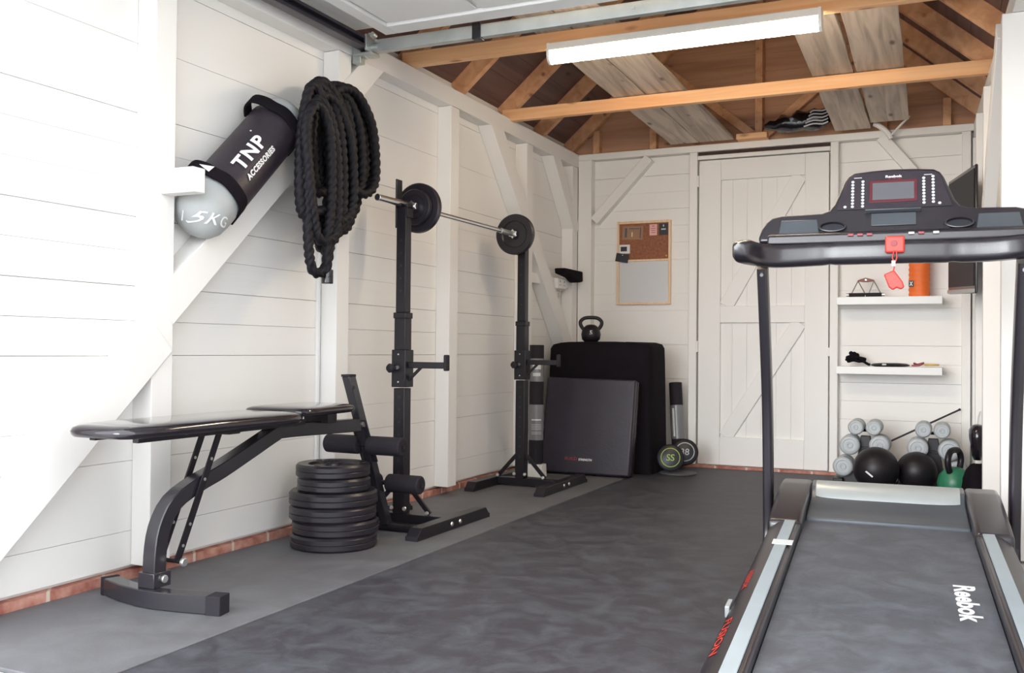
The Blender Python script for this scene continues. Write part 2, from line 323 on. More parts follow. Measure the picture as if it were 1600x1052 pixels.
# right wall posts, plate
trim(MB().add([(rx(y) + dx, y, z) for y in (1.92, 6.83) for dx in (0, .085) for z in (2.21, 2.31)], [(0, 1, 3, 2), (4, 6, 7, 5), (0, 4, 5, 1), (2, 3, 7, 6), (0, 2, 6, 4), (1, 5, 7, 3)]))
for y, x in ((4.35, .183), (5.5, .147), (6.1, .125)): trim(MB().box(x, x + .10, y, y + .10, 0, 2.208))
trim(MB().box(.122, .20, 6.79, 6.895, 0, 2.208))
trim(MB().beam((.20, 4.55, 2.2), (.17, 5.45, 1.55), .06, .1, (0, 0, 1)))

# back door: framed, ledged and braced
d1 = thing('door_1', '', '', (-1.21, 6.86, .016)); del d1['label'], d1['category']; d1['kind'] = 'structure'
pl = MB()
for i in range(6): pl.box(-1.52 + i * .102, -1.52 + (i + 1) * .102 - .0012, 6.868, 6.885, .14, 2.10)
pl.build('door_panel', 'door', d1)
fr = MB().box(-1.658, -1.50, 6.845, 6.89, .018, 2.198).box(-.92, -.762, 6.845, 6.89, .018, 2.198).box(-1.50, -.92, 6.845, 6.89, 2.05, 2.198).box(-1.50, -.92, 6.845, 6.89, .018, .22).box(-1.50, -.92, 6.845, 6.89, 1.03, 1.15)
fr.build('door_frame', 'door', d1, bevel=.004)
br = MB().beam((-.955, 6.858, 2.05), (-1.46, 6.858, 1.15), .02, .10, (1, 0, .5)).beam((-.955, 6.858, 1.03), (-1.46, 6.858, .22), .02, .10, (1, 0, .5))
br.build('door_brace', 'door', d1, bevel=.003)
for z in (.86, 2.05): MB().cyl((-1.663, 6.838, z - .04), (-1.663, 6.838, z + .04), .007, n=10).build('hinge', 'post', d1)
MB().cyl((-.757, 6.838, .80), (-.757, 6.838, .86), .007, n=10).build('latch', 'post', d1)

# roof
roof = MB()
for sgn in (-1, 1):
    for i in range(14):
        a = i * .155; b_ = a + .152
        f = lambda t: (-1.23 + sgn * (1.55 - t * .755), 2.37 + .867 * (t * .755 - .2) + .13)
        (xa, za), (xb, zb) = f(a), f(b_)
        o_ = .018
        roof.add([(xa, 1.86, za), (xb, 1.86, zb), (xb, 6.98, zb), (xa, 6.98, za), (xa, 1.86, za + o_), (xb, 1.86, zb + o_), (xb, 6.98, zb + o_), (xa, 6.98, za + o_)],
                 [(0, 3, 2, 1), (4, 5, 6, 7), (0, 1, 5, 4), (1, 2, 6, 5), (2, 3, 7, 6), (3, 0, 4, 7)])
    # felt above
    (xa, za), (xb, zb) = f(-.1), f(2.17)
    roof.add([(xa, 1.86, za + .02), (xb, 1.86, zb + .02), (xb, 7, zb + .02), (xa, 7, za + .02), (xa, 1.86, za + .04), (xb, 1.86, zb + .04), (xb, 7, zb + .04), (xa, 7, za + .04)],
             [(0, 3, 2, 1), (4, 5, 6, 7), (0, 1, 5, 4), (1, 2, 6, 5), (2, 3, 7, 6), (3, 0, 4, 7)])
struct('ceiling', roof, 'roof')
gb = MB(); z = 2.312
while z < 3.75:
    hw = min(1.58, 1.45 - (z - 2.5) / .867 + .05)
    if hw > .03: gb.box(-1.23 - hw, -1.23 + hw, 6.90, 6.925, z, z + .122)
    z += .125
struct('wall_gable', gb, 'gable')
for y in (3.82, 4.42, 5.02, 5.66, 6.25, 6.84):
    for sgn in (-1, 1):
        trim(MB().beam((-1.23 + sgn * 1.44, y, 2.36), (-1.23 + sgn * .02, y, 2.36 + .867 * 1.42), .045, .095, (0, 0, 1)), 'timbery', .002)
trim(MB().box(-1.255, -1.205, 1.92, 6.9, 3.50, 3.64), 'timbery', .002)
trim(MB().box(-1.255, -1.205, 6.80, 6.895, 2.345, 3.5), 'timbery', .002)
trim(MB().beam((-1.27, 6.85, 2.35), (-1.93, 6.85, 2.90), .05, .06), 'timbery', .002); trim(MB().beam((-1.19, 6.85, 2.35), (-.53, 6.85, 2.90), .05, .06), 'timbery', .002)
for x in (-2.44, -2.0, -.42, -.03): trim(MB().box(x - .025, x + .025, 6.83, 6.895, 2.312, 2.36 + .867 * (1.42 - abs(x + 1.23)) - .06), 'timbery', .002)
trim(MB().box(-2.60, -2.34, 1.92, 3.76, 2.313, 2.335))
# ties
trim(MB().box(-2.64, .27, 4.345, 4.392, 2.312, 2.388), 'timber', .003)
trim(MB().box(-2.64, .24, 5.585, 5.632, 2.296, 2.372), 'timber', .003)

# overhead garage door (open), its track and rail
d2 = thing('door_2', '', '', (-1.1, 2.6, 2.27)); del d2['label'], d2['category']; d2['kind'] = 'structure'
X0, X1, Y0, Y1 = -2.36, .12, 1.95, 3.74
MB().box(X0, X1, Y0, Y1, 2.285, 2.30).build('door_skin', 'gate', d2)
fm = MB().box(X0, X0 + .065, Y0, Y1, 2.262, 2.284).box(X1 - .065, X1, Y0, Y1, 2.262, 2.284).box(X0 + .065, X1 - .065, Y1 - .10, Y1, 2.262, 2.284).box(X0 + .065, X1 - .065, Y0, Y0 + .1, 2.262, 2.284)
fm.build('door_frame', 'gate', d2, bevel=.004)
pn = MB(); nx, ny = 5, 3; W = (X1 - X0 - .13) / nx; Hh = (Y1 - Y0 - .2) / ny
for i in range(nx):
    for j in range(ny):
        a = X0 + .065 + i * W; b_ = Y0 + .1 + j * Hh
        pn.box(a + .012, a + W - .012, b_ + .012, b_ + Hh - .012, 2.272, 2.2845)
pn.build('door_panel', 'gate', d2, bevel=.006)
tr = thing('door_track', 'dark steel track of the overhead door running along the left wall', 'door track', (-2.5, 2.7, 2.23))
MB().box(-2.525, -2.515, 1.93, 3.83, 2.225, 2.275).box(-2.525, -2.475, 1.93, 3.83, 2.270, 2.276).box(-2.525, -2.475, 1.93, 3.83, 2.222, 2.228).box(-2.48, -2.472, 1.93, 3.83, 2.222, 2.238).box(-2.48, -2.472, 1.93, 3.83, 2.262, 2.276).build('channel', 'dkmetal', tr, bevel=.002)
MB().box(-2.56, -2.46, 3.77, 3.85, 2.200, 2.212).box(-2.475, -2.465, 3.74, 3.85, 2.21, 2.285).box(-2.575, -2.53, 3.79, 3.83, 2.17, 2.26).build('bracket', 'galv', tr, bevel=.002)
for x, y, z in ((-2.47, 3.80, 2.285), (-2.44, 3.78, 2.28), (-2.50, 3.82, 2.20)): MB().cyl((x, y, z), (x, y - .03, z + .004), .010, n=12).build('bolt', 'bolt', tr)
MB().cyl((-2.50, 3.80, 2.235), (-2.43, 3.80, 2.235), .022, n=20).build('roller', 'galv', tr)
rl = thing('door_cross_rail', 'galvanised cross rail behind the raised garage door', 'rail', (-1.1, 3.82, 2.22))
MB().box(-2.46, .17, 3.80, 3.806, 2.215, 2.272).box(-2.46, .17, 3.806, 3.835, 2.215, 2.220).box(-2.46, .17, 3.806, 3.835, 2.267, 2.272).build('rail_channel', 'galv', rl, bevel=.001)
MB().box(-1.945, -1.905, 3.792, 3.84, 2.208, 2.279).build('clamp', 'blk', rl, bevel=.002)
for x in (-1.2, -.5): MB().cyl((x, 3.80, 2.245), (x, 3.79, 2.245), .007, n=10).build('bolt', 'bolt', rl)

# ================================================================== FLOOR MATS
tag(MB().box(-2.652, -1.924, 1.71, 6.80, -.012, 0).build('rubber_mat', 'rub1', None, bevel=.003), 'grey rubber floor mat strip along the left wall under the bench', 'floor mat')
tag(MB().box(-1.916, .11, 1.72, 6.79, -.012, -.001).build('rubber_mat', 'rub2', None, bevel=.003), 'wide dark rubber floor mat under the treadmill', 'floor mat')

# ================================================================== CEILING ITEMS
cl = thing('ceiling_light', 'long white fluorescent batten light fixed under the orange joist', 'light', (-1.145, 4.30, 2.21))
MB().box(-1.775, -.515, 4.262, 4.332, 2.270, 2.308).build('housing', 'lampw', cl, bevel=.004)
ds = [(.034 * math.cos(rad(a)), .055 * math.sin(rad(a))) for a in range(180, 361, 15)]
MB().prism(ds, (-1.765, 4.297, 2.268), (0, 1, 0), (0, 0, 1), (1, 0, 0), 1.24).build('diffuser', 'diff', cl)
for x in (-1.781, -.523): MB().prism([(-.037, 0), (-.037, -.02), (-.026, -.045), (0, -.058), (.026, -.045), (.037, -.02), (.037, 0), (.037, .04), (-.037, .04)], (x, 4.297, 2.268), (0, 1, 0), (0, 0, 1), (1, 0, 0), .014).build('end_cap', 'lampw', cl, bevel=.002)

def plankm(x0b, x1b, x0f, x1f, yb, yf, seed, split=False):
    rr = random.Random(seed); m = MB(); n = 14; top = []; bot = []
    zz = lambda y: 2.318 + .045 * (6.83 - y) + .004
    for i in range(n + 1):
        t = i / n; y = yb + (yf - yb) * t; a = x0b + (x0f - x0b) * t + rr.uniform(-.003, .003); b_ = x1b + (x1f - x1b) * t + rr.uniform(-.003, .003)
        m.v += [V(a, y, zz(y)), V(b_, y, zz(y)), V(b_, y, zz(y) + .028), V(a, y, zz(y) + .028)]
    for i in range(n):
        for k in range(4): m.f.append([i * 4 + k, i * 4 + (k + 1) % 4, i * 4 + 4 + (k + 1) % 4, i * 4 + 4 + k])
    m.f += [[3, 2, 1, 0], [n * 4, n * 4 + 1, n * 4 + 2, n * 4 + 3]]
    return m
for args, lab in (((-1.855, -1.650, -1.935, -1.745, 6.80, 3.9, 1), 'weathered grey plank over the joists, leftmost of the four'), ((-1.643, -1.405, -1.735, -1.515, 6.80, 3.9, 2), 'weathered grey plank over the joists, second from the left behind the light'),
                  ((-.718, -.492, -.715, -.505, 6.80, 3.9, 3), 'weathered plank over the joists, left one of the right-hand pair'), ((-.482, -.25, -.475, -.215, 6.66, 3.9, 4), 'cracked weathered plank over the joists, rightmost of the four')):
    tag(plankm(*args).build('old_plank', 'plank', None, bevel=.002), lab, 'plank', 'old planks stored across the roof joists')
tag(MB().box(-1.375, -1.165, 6.745, 6.86, 2.311, 2.350).build('timber_block', 'timber', None, bevel=.003), 'short orange timber block on the top plate above the door', 'wood block')
# black plastic bundle
bm_ = MB(); n = 16
for i in range(13):
    t = i / 12; x = -1.17 + .435 * t; h = .09 + .06 * t + .012 * math.sin(i * 2.3); 
    for k in range(n):
        a = 2 * math.pi * k / n; q = 1 + .13 * math.sin(3 * a + i * 1.3) + .08 * math.sin(7 * a - i)
        e = .35 + .65 * min(1, 4 * t) * min(1, 6 * (1.02 - t))
        bm_.v.append(V(x, 6.70 + .06 * math.cos(a) * q * e, 2.326 + h * .5 + h * .5 * math.sin(a) * min(1.15, q) * e))
for i in range(12):
    for k in range(n): bm_.f.append([i * n + k, i * n + (k + 1) % n, (i + 1) * n + (k + 1) % n, (i + 1) * n + k])
bm_.f += [list(range(n))[::-1], list(range(12 * n, 13 * n))]
bd = thing('plastic_bundle', 'crumpled black plastic sack stored above the door between the planks', 'sack', (-.93, 6.70, 2.315))
bm_.build('sack', 'vin', bd, sharp=60)
ws = MB()
for k in range(5): 
    z = 2.335 + k * .022; ws.tube(catmull([(-.90 + .01 * k, 6.628, z), (-.84, 6.618, z + .012), (-.78, 6.612, z + .004), (-.745, 6.618, z + .018)], .02), .005, 6)
ws.build('white_print', 'white', bd)
of = MB()
of.sweep(catmull([(-.47, 6.76, 2.345), (-.435, 6.76, 2.325), (-.39, 6.77, 2.285), (-.365, 6.775, 2.24)], .012), [(.024 * math.cos(a), .018 * math.sin(a)) for a in [i * math.pi / 5 for i in range(10)]], scl=None)
of.sweep(catmull([(-.372, 6.775, 2.25), (-.32, 6.74, 2.30), (-.25, 6.70, 2.362)], .015), rsec(.018, .008, .003, 2))
tag(of.build('painted_offcut', 'post', None), 'forked white painted wood offcut at the top of the back right brace', 'wood offcut')

# ================================================================== LEFT WALL ITEMS
# weight bag
A = V(-2.552, 2.766, 1.318); B = V(-2.552, 3.239, 1.778); ax = (B - A).normalized(); L_ = (B - A).length
side = V(1, 0, 0); upv = side.cross(ax).normalized()      # up-left perpendicular in the wall plane
if upv.z < 0: upv = -upv
RB = .108
wbg = thing('weight_bag', 'grey and black cylindrical weight bag lying on the diagonal wall brace', 'weight bag', (-2.552, 3.0, 1.45))
MB().lathe([(0, -.062), (.03, -.060), (.065, -.05), (.09, -.028), (.103, .0), (.107, .05), (.107, L_ - .05), (.103, L_), (.09, L_ + .028), (.065, L_ + .045), (0, L_ + .05)], A, ax, 40).build('bag_body', 'silv', wbg, sharp=60)
MB().lathe([(.105, .105), (.112, .108), (.1125, .13), (.1105, .14), (.1105, L_ - .10), (.1125, L_ - .09), (.112, L_ - .06), (.105, L_ - .055)], A, ax, 40).build('sleeve', 'bagblk', wbg)
def cp(t, ang, r=.1135): # point on the bag: t along, ang from facing direction (+X) towards up
    return A + ax * t + (side * math.cos(ang) + upv * math.sin(ang)) * r
for t0 in (.115, L_ - .075):
    pts = [cp(t0, rad(a), r) for a, r in ((-75, .115), (-20, .119), (30, .121), (62, .122), (78, .136), (97, .150), (114, .140), (132, .118))]
    MB().sweep(catmull(pts, .012), rsec(.010, .056, .004, 2), up=ax).build('strap', 'cloth', wbg)
MB().add([cp(.10, rad(66), .134), cp(.135, rad(64), .134), cp(.115, rad(84), .150)], [(0, 1, 2)]).build('arrow_mark', 'white', wbg)
MB().beam(cp(L_ - .02, rad(-60), .12), cp(L_ - .02, rad(-75), .150), .02, .03, ax).build('end_tab', 'cloth', wbg, bevel=.003)
tfn = lambda t0, a0: (lambda x, y: cp(t0 + x, rad(a0) + y / .1135, .1142))
text('TNP', 'brand_text', 'white', wbg, tfn(.305, 38), width=.20, height=.056, bold=.035, spacing=1.15, cut=.012)
text('ACCESSORIES', 'brand_text', 'white', wbg, tfn(.31, 8), width=.21, height=.024, bold=.05, spacing=1.1, cut=.012)
MB().lathe([(.0, 0), (.004, 0), (.004, .0008), (0, .0008)], cp(.41, rad(64), .1142), (cp(.41, rad(64), 1) - cp(.41, rad(64), 0)), 10).build('registered_mark', 'white', wbg)
def capfn(x, y):
    p = V(0, 2.738, 1.298) + V(0, .99, -.13) * x + V(0, .13, .99) * y - V(0, A.y, A.z)
    t = p.y * ax.y + p.z * ax.z; q = p.y * upv.y + p.z * upv.z
    r = .105 if t > 0 else .105 * math.sqrt(max(.02, 1 - (t / .066) ** 2))
    return V(A.x + math.sqrt(max(1e-5, r * r - q * q)) + .002, 2.738 + .99 * x + .13 * y, 1.298 - .13 * x + .99 * y)
text('15KG', 'weight_text', 'white', wbg, capfn, width=.135, height=.040, bold=.008, spacing=1.1, cut=.008)
tag(MB().box(-2.579, -2.43, 2.60, 2.662, 1.375, 1.465).build('support_block', 'post', None, bevel=.004), 'white wooden block on the left post propping the lower end of the weight bag', 'wood block')

# battle rope
def ropemesh(path, r):
    out = MB(); n = 18
    def sec(i):
        ph = i * .50; q = []
        for k in range(n):
            a = 2 * math.pi * k / n; rr_ = r * (.66 + .38 * abs(math.cos(1.5 * (a - ph)))); q.append((rr_ * math.cos(a), rr_ * math.sin(a)))
        return q
    return out.sweep(path, sec)
RR = random.Random(4); pts = []
def loop(xl, yl, yr, zt, zb, n=1):
    ym = (yl + yr) / 2; h = zt - zb
    pts.extend([(xl + .01, yl + .02, zb + h * .30), (xl, yl, zb + h * .62), (xl, yl + .03, zt - h * .13), (xl + .004, yl + (yr - yl) * .32, zt), (xl + .012, yl + (yr - yl) * .62, zt - h * .03),
                (xl + .018, yr - (yr - yl) * .10, zt - h * .25), (xl + .018, yr, zb + h * .42), (xl + .02, yr - .01, zb + h * .13), (xl + .02, yl + (yr - yl) * .72, zb), (xl + .02, yl + (yr - yl) * .35, zb + .03)])
X_ = -2.545
for q in ((3.42, 3.80, 1.985, 1.57), (3.45, 3.74, 1.98, 1.42), (3.43, 3.86, 2.00, 1.565), (3.44, 3.70, 1.99, 1.36), (3.47, 3.77, 1.97, 1.52), (3.40, 3.68, 1.96, 1.35), (3.50, 3.885, 2.005, 1.545), (3.38, 3.60, 1.97, 1.30),
          (3.32, 3.66, 1.985, 1.36), (3.36, 3.56, 1.96, 1.26), (3.31, 3.62, 1.96, 1.33), (3.35, 3.70, 1.93, 1.40), (3.30, 3.53, 1.95, 1.16), (3.33, 3.58, 1.90, 1.30)):
    loop(X_, *q); X_ += .0125
pts.extend([(-2.36, 3.35, 1.62), (-2.355, 3.34, 1.78), (-2.355, 3.42, 1.88), (-2.355, 3.51, 1.78), (-2.355, 3.53, 1.50), (-2.36, 3.50, 1.30), (-2.37, 3.505, 1.12)])
br_ = thing('battle_rope', 'thick black twisted training rope coiled in long loops on the left wall', 'rope', (-2.46, 3.55, 1.11))
ropemesh([V(p.x, p.y * p.x / -2.5, .83 + (p.z - .83) * p.x / -2.5) for p in catmull(pts, .0085)], .0215).build('rope_coil', 'rope', br_, sharp=60)
MB().cyl((-2.37, 3.323, 1.155), (-2.37, 3.323, 1.095), .0245, n=20).build('end_cap', 'vin', br_, bevel=.004)
tag(MB().tube([(-2.60, 3.50, 1.90), (-2.52, 3.48, 1.895), (-2.44, 3.46, 1.89), (-2.42, 3.46, 1.90)], .009, 10).build('rope_hook', 'blk', None), 'black steel hook on the wall carrying the coiled rope', 'hook')
tag(MB().box(-2.669, -2.655, 3.655, 3.672, .30, 1.40).build('cable_duct', 'wmel', None, bevel=.001), 'thin white vertical cable duct on the left wall below the rope', 'cable duct')

# speaker box, socket, cable on the rail
tag(MB().prism([(6.30, 1.41), (6.66, 1.41), (6.665, 1.335), (6.60, 1.325), (6.50, 1.355), (6.31, 1.372)], (-2.578, .05, 0), (0, 1, 0), (0, 0, 1), (1, 0, 0), .085).build('black_pouch', 'cloth', None, bevel=.008), 'black elongated pouch lying on the wall rail above the socket', 'pouch')
sk = thing('power_socket', 'white double power socket on the left wall rail', 'socket', (-2.59, 6.47, 1.28))
MB().box(-2.599, -2.565, 6.39, 6.56, 1.268, 1.345).build('face_plate', 'wmel', sk, bevel=.006)
for y in (6.435, 6.515): MB().box(-2.566, -2.5635, y - .004, y + .004, 1.315, 1.327).box(-2.566, -2.5635, y - .014, y - .008, 1.292, 1.297).box(-2.566, -2.5635, y + .008, y + .014, 1.292, 1.297).build('pin_holes', 'blk', sk)
tag(MB().tube(catmull([(-2.575, 6.54, 1.275), (-2.60, 6.52, 1.25), (-2.63, 6.53, 1.15), (-2.63, 6.50, 1.05), (-2.62, 6.55, .95), (-2.62, 6.52, .80)], .02), .005, 8).build('power_cable', 'cable', None), 'cream power cable hanging down from the left wall socket', 'cable')

# ================================================================== CORK BOARD
cb = thing('notice_board', 'pine framed notice board with cork above and whiteboard below', 'notice board', (-2.08, 6.9, 1.17))
x0, x1, z0, z1, zm = -2.285, -1.872, 1.168, 1.790, 1.497
MB().box(x0, x1, 6.872, 6.897, z0, z0 + .018).box(x0, x1, 6.872, 6.897, z1 - .018, z1).box(x0, x0 + .018, 6.872, 6.897, z0 + .018, z1 - .018).box(x1 - .018, x1, 6.872, 6.897, z0 + .018, z1 - .018).box(x0 + .018, x1 - .018, 6.874, 6.897, zm - .008, zm + .008).build('frame', 'pine', cb, bevel=.003)
MB().box(x0 + .018, x1 - .018, 6.884, 6.896, zm + .008, z1 - .018).build('cork_panel', 'cork', cb)
MB().box(x0 + .018, x1 - .018, 6.884, 6.896, z0 + .018, zm - .008).build('whiteboard_panel', 'wb', cb)
def card(name, lab, cat, xa, xb, za, zb, mat, rot=0, extra=None, y=6.8815):
    t = thing(name, lab, cat, ((xa + xb) / 2, y, (za + zb) / 2)); c, s_ = math.cos(rad(rot)), math.sin(rad(rot)); w2 = (xb - xa) / 2; h2 = (zb - za) / 2
    m = MB().box(-w2, w2, -.001, .0008, -h2, h2); 
    def rt(m):
        m.v = [V(v.x * c - v.z * s_, v.y, v.x * s_ + v.z * c) for v in m.v]; return m
    rt(m).build('sheet', mat, t, world=False)
    for nm, mt, bx in (extra or []): rt(MB().box(bx[0] * w2, bx[1] * w2, -.0025, -.001, bx[2] * h2, bx[3] * h2)).build(nm, mt, t, world=False)
    return t
card('pinned_card', 'brown kraft card with pale drawing pinned at the top left of the cork board', 'card', -2.245, -2.085, 1.655, 1.755, 'tan', -2, [('drawing', 'gum', (-.75, -.55, -.7, .7)), ('drawing', 'gum', (-.35, .6, .55, .68)), ('drawing', 'pine', (-.1, 0, -.6, .1)), ('drawing', 'gum', (.7, .8, -.8, .8))])
card('pinned_note', 'pink note with text lines pinned at the top right of the cork board', 'note', -2.035, -1.978, 1.680, 1.762, 'pink', 0, [('text_line', 'mar', (-.3, .3, .62, .74)), ('text_line', 'mar', (-.6, .6, .2, .28)), ('text_line', 'mar', (-.6, .5, -.2, -.12)), ('text_line', 'mar', (-.6, .6, -.55, -.47))])
card('black_card', 'black card with pale print in the top right corner of the cork board', 'card', -1.962, -1.897, 1.680, 1.765, 'dark', 0, [('print', 'wgrey', (-.5, .55, -.1, .12)), ('print', 'wgrey', (-.1, .15, .45, .8))])
card('photo_print', 'white bordered photo with dark picture pinned on the left edge of the cork board', 'photo', -2.278, -2.185, 1.552, 1.618, 'paper', 0, [('picture', 'dark', (-.55, .5, -.5, .55))])
card('black_tag', 'tilted black card below the photo on the left edge of the cork board', 'card', -2.29, -2.192, 1.487, 1.550, 'dark', -10, [('pin', 'white', (-.05, .08, .55, .75))], y=6.8655)
MB().cyl((-1.905, 6.884, 1.527), (-1.905, 6.876, 1.527), .006, n=10).build('push_pin', 'gold', cb)

# ================================================================== SHELVES
def shelf(lab, z, xa=-.693, xb=-.052):
    return tag(MB().box(xa, xb, 6.68, 6.897, z - .05, z).build('floating_shelf', 'wmel', None, bevel=.002), lab, 'shelf', 'white floating shelves on the back wall')
shelf('upper white floating shelf holding the orange foam roller', 1.193); shelf('lower white floating shelf holding the black bundle', .736)
# foam roller
fr_ = thing('foam_roller', 'orange ribbed foam roller standing on the upper shelf', 'foam roller', (-.19, 6.76, 1.193))
ribs = []
for i in range(33): 
    z = i / 32 * .26; k = .059 + (.003 if i % 4 in (1, 2) else 0); ribs.append((k, z))
g = MB(); n = 48
for r_, z in ribs:
    for k in range(n):
        a = 2 * math.pi * k / n; q = r_ + (.0 if (k % 6) in (0,) else .003); g.v.append(V(-.19 + q * math.cos(a), 6.76 + q * math.sin(a), 1.194 + z))
for i in range(32):
    for k in range(n): g.f.append([i * n + k, i * n + (k + 1) % n, (i + 1) * n + (k + 1) % n, (i + 1) * n + k])
g.f += [list(range(n))[::-1], list(range(32 * n, 33 * n))]
g.build('roller_body', 'orange', fr_)
MB().box(-.252, -.222, 6.700, 6.706, 1.255, 1.295).build('label', 'dark', fr_)
MB().beam((-.245, 6.698, 1.262), (-.229, 6.698, 1.288), .005, .002, (0, 1, 0)).beam((-.244, 6.698, 1.288), (-.238, 6.698, 1.276), .005, .002, (0, 1, 0)).beam((-.236, 6.698, 1.270), (-.229, 6.698, 1.262), .005, .002, (0, 1, 0)).build('label_mark', 'white', fr_)
# cable row handle
ch = thing('row_handle', 'chrome double triangle cable row handle with black grips on the upper shelf', 'cable handle', (-.513, 6.73, 1.193))
for xa in (-.62, -.515): MB().cyl((xa, 6.73, 1.209), (xa + .10, 6.73, 1.209), .0125, n=16).build('grip', 'foam', ch)
MB().tube([(-.607, 6.73, 1.209), (-.563, 6.73, 1.300)], .004, 8).tube([(-.563, 6.73, 1.300), (-.515, 6.73, 1.209)], .004, 8).tube([(-.498, 6.73, 1.209), (-.465, 6.73, 1.300)], .004, 8).tube([(-.465, 6.73, 1.300), (-.418, 6.73, 1.209)], .004, 8).cyl((-.636, 6.73, 1.209), (-.62, 6.73, 1.209), .011, n=12).cyl((-.415, 6.73, 1.209), (-.398, 6.73, 1.209), .011, n=12).build('rod_frame', 'steel', ch)
MB().prism([(-.565, 1.298), (-.565, 1.306), (-.515, 1.322), (-.463, 1.306), (-.463, 1.298), (-.5, 1.292), (-.53, 1.292)], (0, 6.722, 0), (1, 0, 0), (0, 0, 1), (0, 1, 0), .016).build('top_plate', 'leath', ch, bevel=.002)
MB().cyl((-.514, 6.720, 1.307), (-.514, 6.723, 1.307), .005, n=10).build('rivet', 'bolt', ch)
# bundle, disc, bands on lower shelf
bl = thing('strap_bundle', 'tangled black strap bundle on the left of the lower shelf', 'straps', (-.58, 6.75, .736))
m = MB(); rr = random.Random(9); p = []
for i in range(40):
    a = i * 2.4; r_ = .058 * (i % 7 + 2) / 8; p.append((-.585 + r_ * 1.2 * math.cos(a), 6.76 + .03 * math.sin(a * 1.7), .792 + r_ * .68 * math.sin(a) - .12 * (r_ * math.cos(a))))
p += [(-.53, 6.74, .77), (-.50, 6.73, .752), (-.485, 6.73, .747)]
m.sweep(catmull(p, .012), rsec(.019, .007, .003, 2)); m.build('strap', 'cloth', bl, sharp=60)
dc = thing('balance_disc', 'flat black oval disc lying in the middle of the lower shelf', 'disc', (-.365, 6.76, .736))
e = MB().lathe([(0, .0), (.09, .001), (.115, .007), (.118, .012), (.10, .021), (.05, .025), (0, .026)], (0, 0, 0), n=40); e.v = [V(v.x * 1.03, v.y * .5, v.z) for v in e.v]; e.build('disc_body', 'blk', dc, world=False)
MB().box(-.045, -.02, -.062, -.060, .010, .020).build('logo', 'wgrey', dc, world=False)
bz = MB().sweep(catmull([(-.232, 6.74, .746), (-.19, 6.73, .748), (-.165, 6.75, .762), (-.20, 6.77, .752), (-.22, 6.75, .760)], .01), rsec(.014, .012, .005, 2))
tag(bz.build('resistance_band', 'mar', None), 'dark red rubber band crumpled on the lower shelf', 'band')
bz = MB().sweep(catmull([(-.142, 6.74, .752), (-.11, 6.73, .752), (-.085, 6.75, .752), (-.10, 6.78, .752), (-.14, 6.77, .752)], .008, True), rsec(.030, .012, .005, 2), closed=True)
tag(bz.build('resistance_band', 'gold', None), 'yellow rubber band rolled at the right end of the lower shelf', 'band')

# ================================================================== BACK RIGHT CORNER
def dumbbell(x, z, r, lab, grp='grey vinyl dumbbells on the racks', y=6.40, L=.20):
    t = thing('dumbbell', lab, 'dumbbell', (x, y + L / 2, z), group=grp)
    for s_ in (-1, 1):
        yy = -s_ * L / 2
        MB().lathe([(.0, .004), (r * .18, .004), (r * .2, -.004), (r * .30, -.004), (r * .33, .003), (r * .62, .003), (r * .66, -.001), (r * .80, -.001), (r * .93, .004), (r, .012), (r, .050), (r * .9, .060), (0, .060)], (0, yy, 0), (0, s_, 0), 32).build('head', 'dsilv', t, world=False)
    MB().cyl((0, -L / 2 + .05, 0), (0, L / 2 - .05, 0), .015, n=14).build('handle', 'blk', t, world=False)
    return t
def drack(lab, xc, rows):
    t = thing('dumbbell_rack', lab, 'dumbbell rack', (xc, 6.5, 0))
    MB().prism([(-.19, 0), (.19, 0), (.17, .035), (.06, .08), (.028, .30), (-.028, .30), (-.06, .08), (-.17, .035)], (xc, 6.475, 0), (1, 0, 0), (0, 0, 1), (0, 1, 0), .05).build('post', 'blk', t, bevel=.004)
    for xf in (xc - .19, xc + .13): MB().box(xf, xf + .06, 6.42, 6.62, 0, .03).build('foot', 'blk', t, bevel=.004)
    for x, z, r in rows:
        MB().box(min(x, xc) - .015, max(x, xc) + .015, 6.472, 6.528, z - .030, z - .0155).build('cradle', 'blk', t, bevel=.003)
    return t
LR = [(-.546, .356, .048), (-.44, .356, .048), (-.582, .242, .062), (-.406, .248, .062), (-.622, .106, .062)]
RRr = [(-.155, .356, .048), (-.05, .354, .048), (-.186, .243, .062), (-.010, .237, .063), (.035, .115, .06)]
drack('black dumbbell rack behind the left exercise ball', -.494, LR); drack('black dumbbell rack behind the right exercise ball', -.10, RRr)
for (x, z, r), l in zip(LR, ('small grey dumbbell on top left of the left rack', 'small grey dumbbell on top right of the left rack', 'medium grey dumbbell in the middle row left of the left rack', 'medium grey dumbbell in the left rack partly behind the ball', 'grey dumbbell lowest on the left rack, near the door frame')): dumbbell(x, z, r, l)
for (x, z, r), l in zip(RRr, ('small grey dumbbell on top left of the right rack', 'small grey dumbbell on top right of the right rack', 'medium grey dumbbell on the right rack just above the right ball', 'large grey dumbbell on the right rack above the green kettlebell', 'grey dumbbell behind the green kettlebell')): dumbbell(x, z, r, l)
tag(MB().cyl((-.506, 6.612, .179), (.0516, 6.80, .468), .006, n=10).cyl((.045, 6.797, .465), (.0536, 6.801, .469), .008, n=10).build('training_pole', 'dkmetal', None), 'thin dark pole leaning diagonally behind the dumbbell racks', 'pole')
b1 = thing('medicine_ball', 'black exercise ball with white mark in front of the left dumbbell rack', 'ball', (-.408, 6.14, .13)); MB().ball((-.408, 6.14, .133), .131, n=36, k=20).build('ball_shell', 'satin', b1, sharp=80)
def bf(c, r, a0, e0): 
    return lambda x, y: V(*c) + V(math.sin(rad(a0) + x / r) * math.cos(rad(e0) + y / r), -math.cos(rad(a0) + x / r) * math.cos(rad(e0) + y / r), math.sin(rad(e0) + y / r)) * (r + .001)
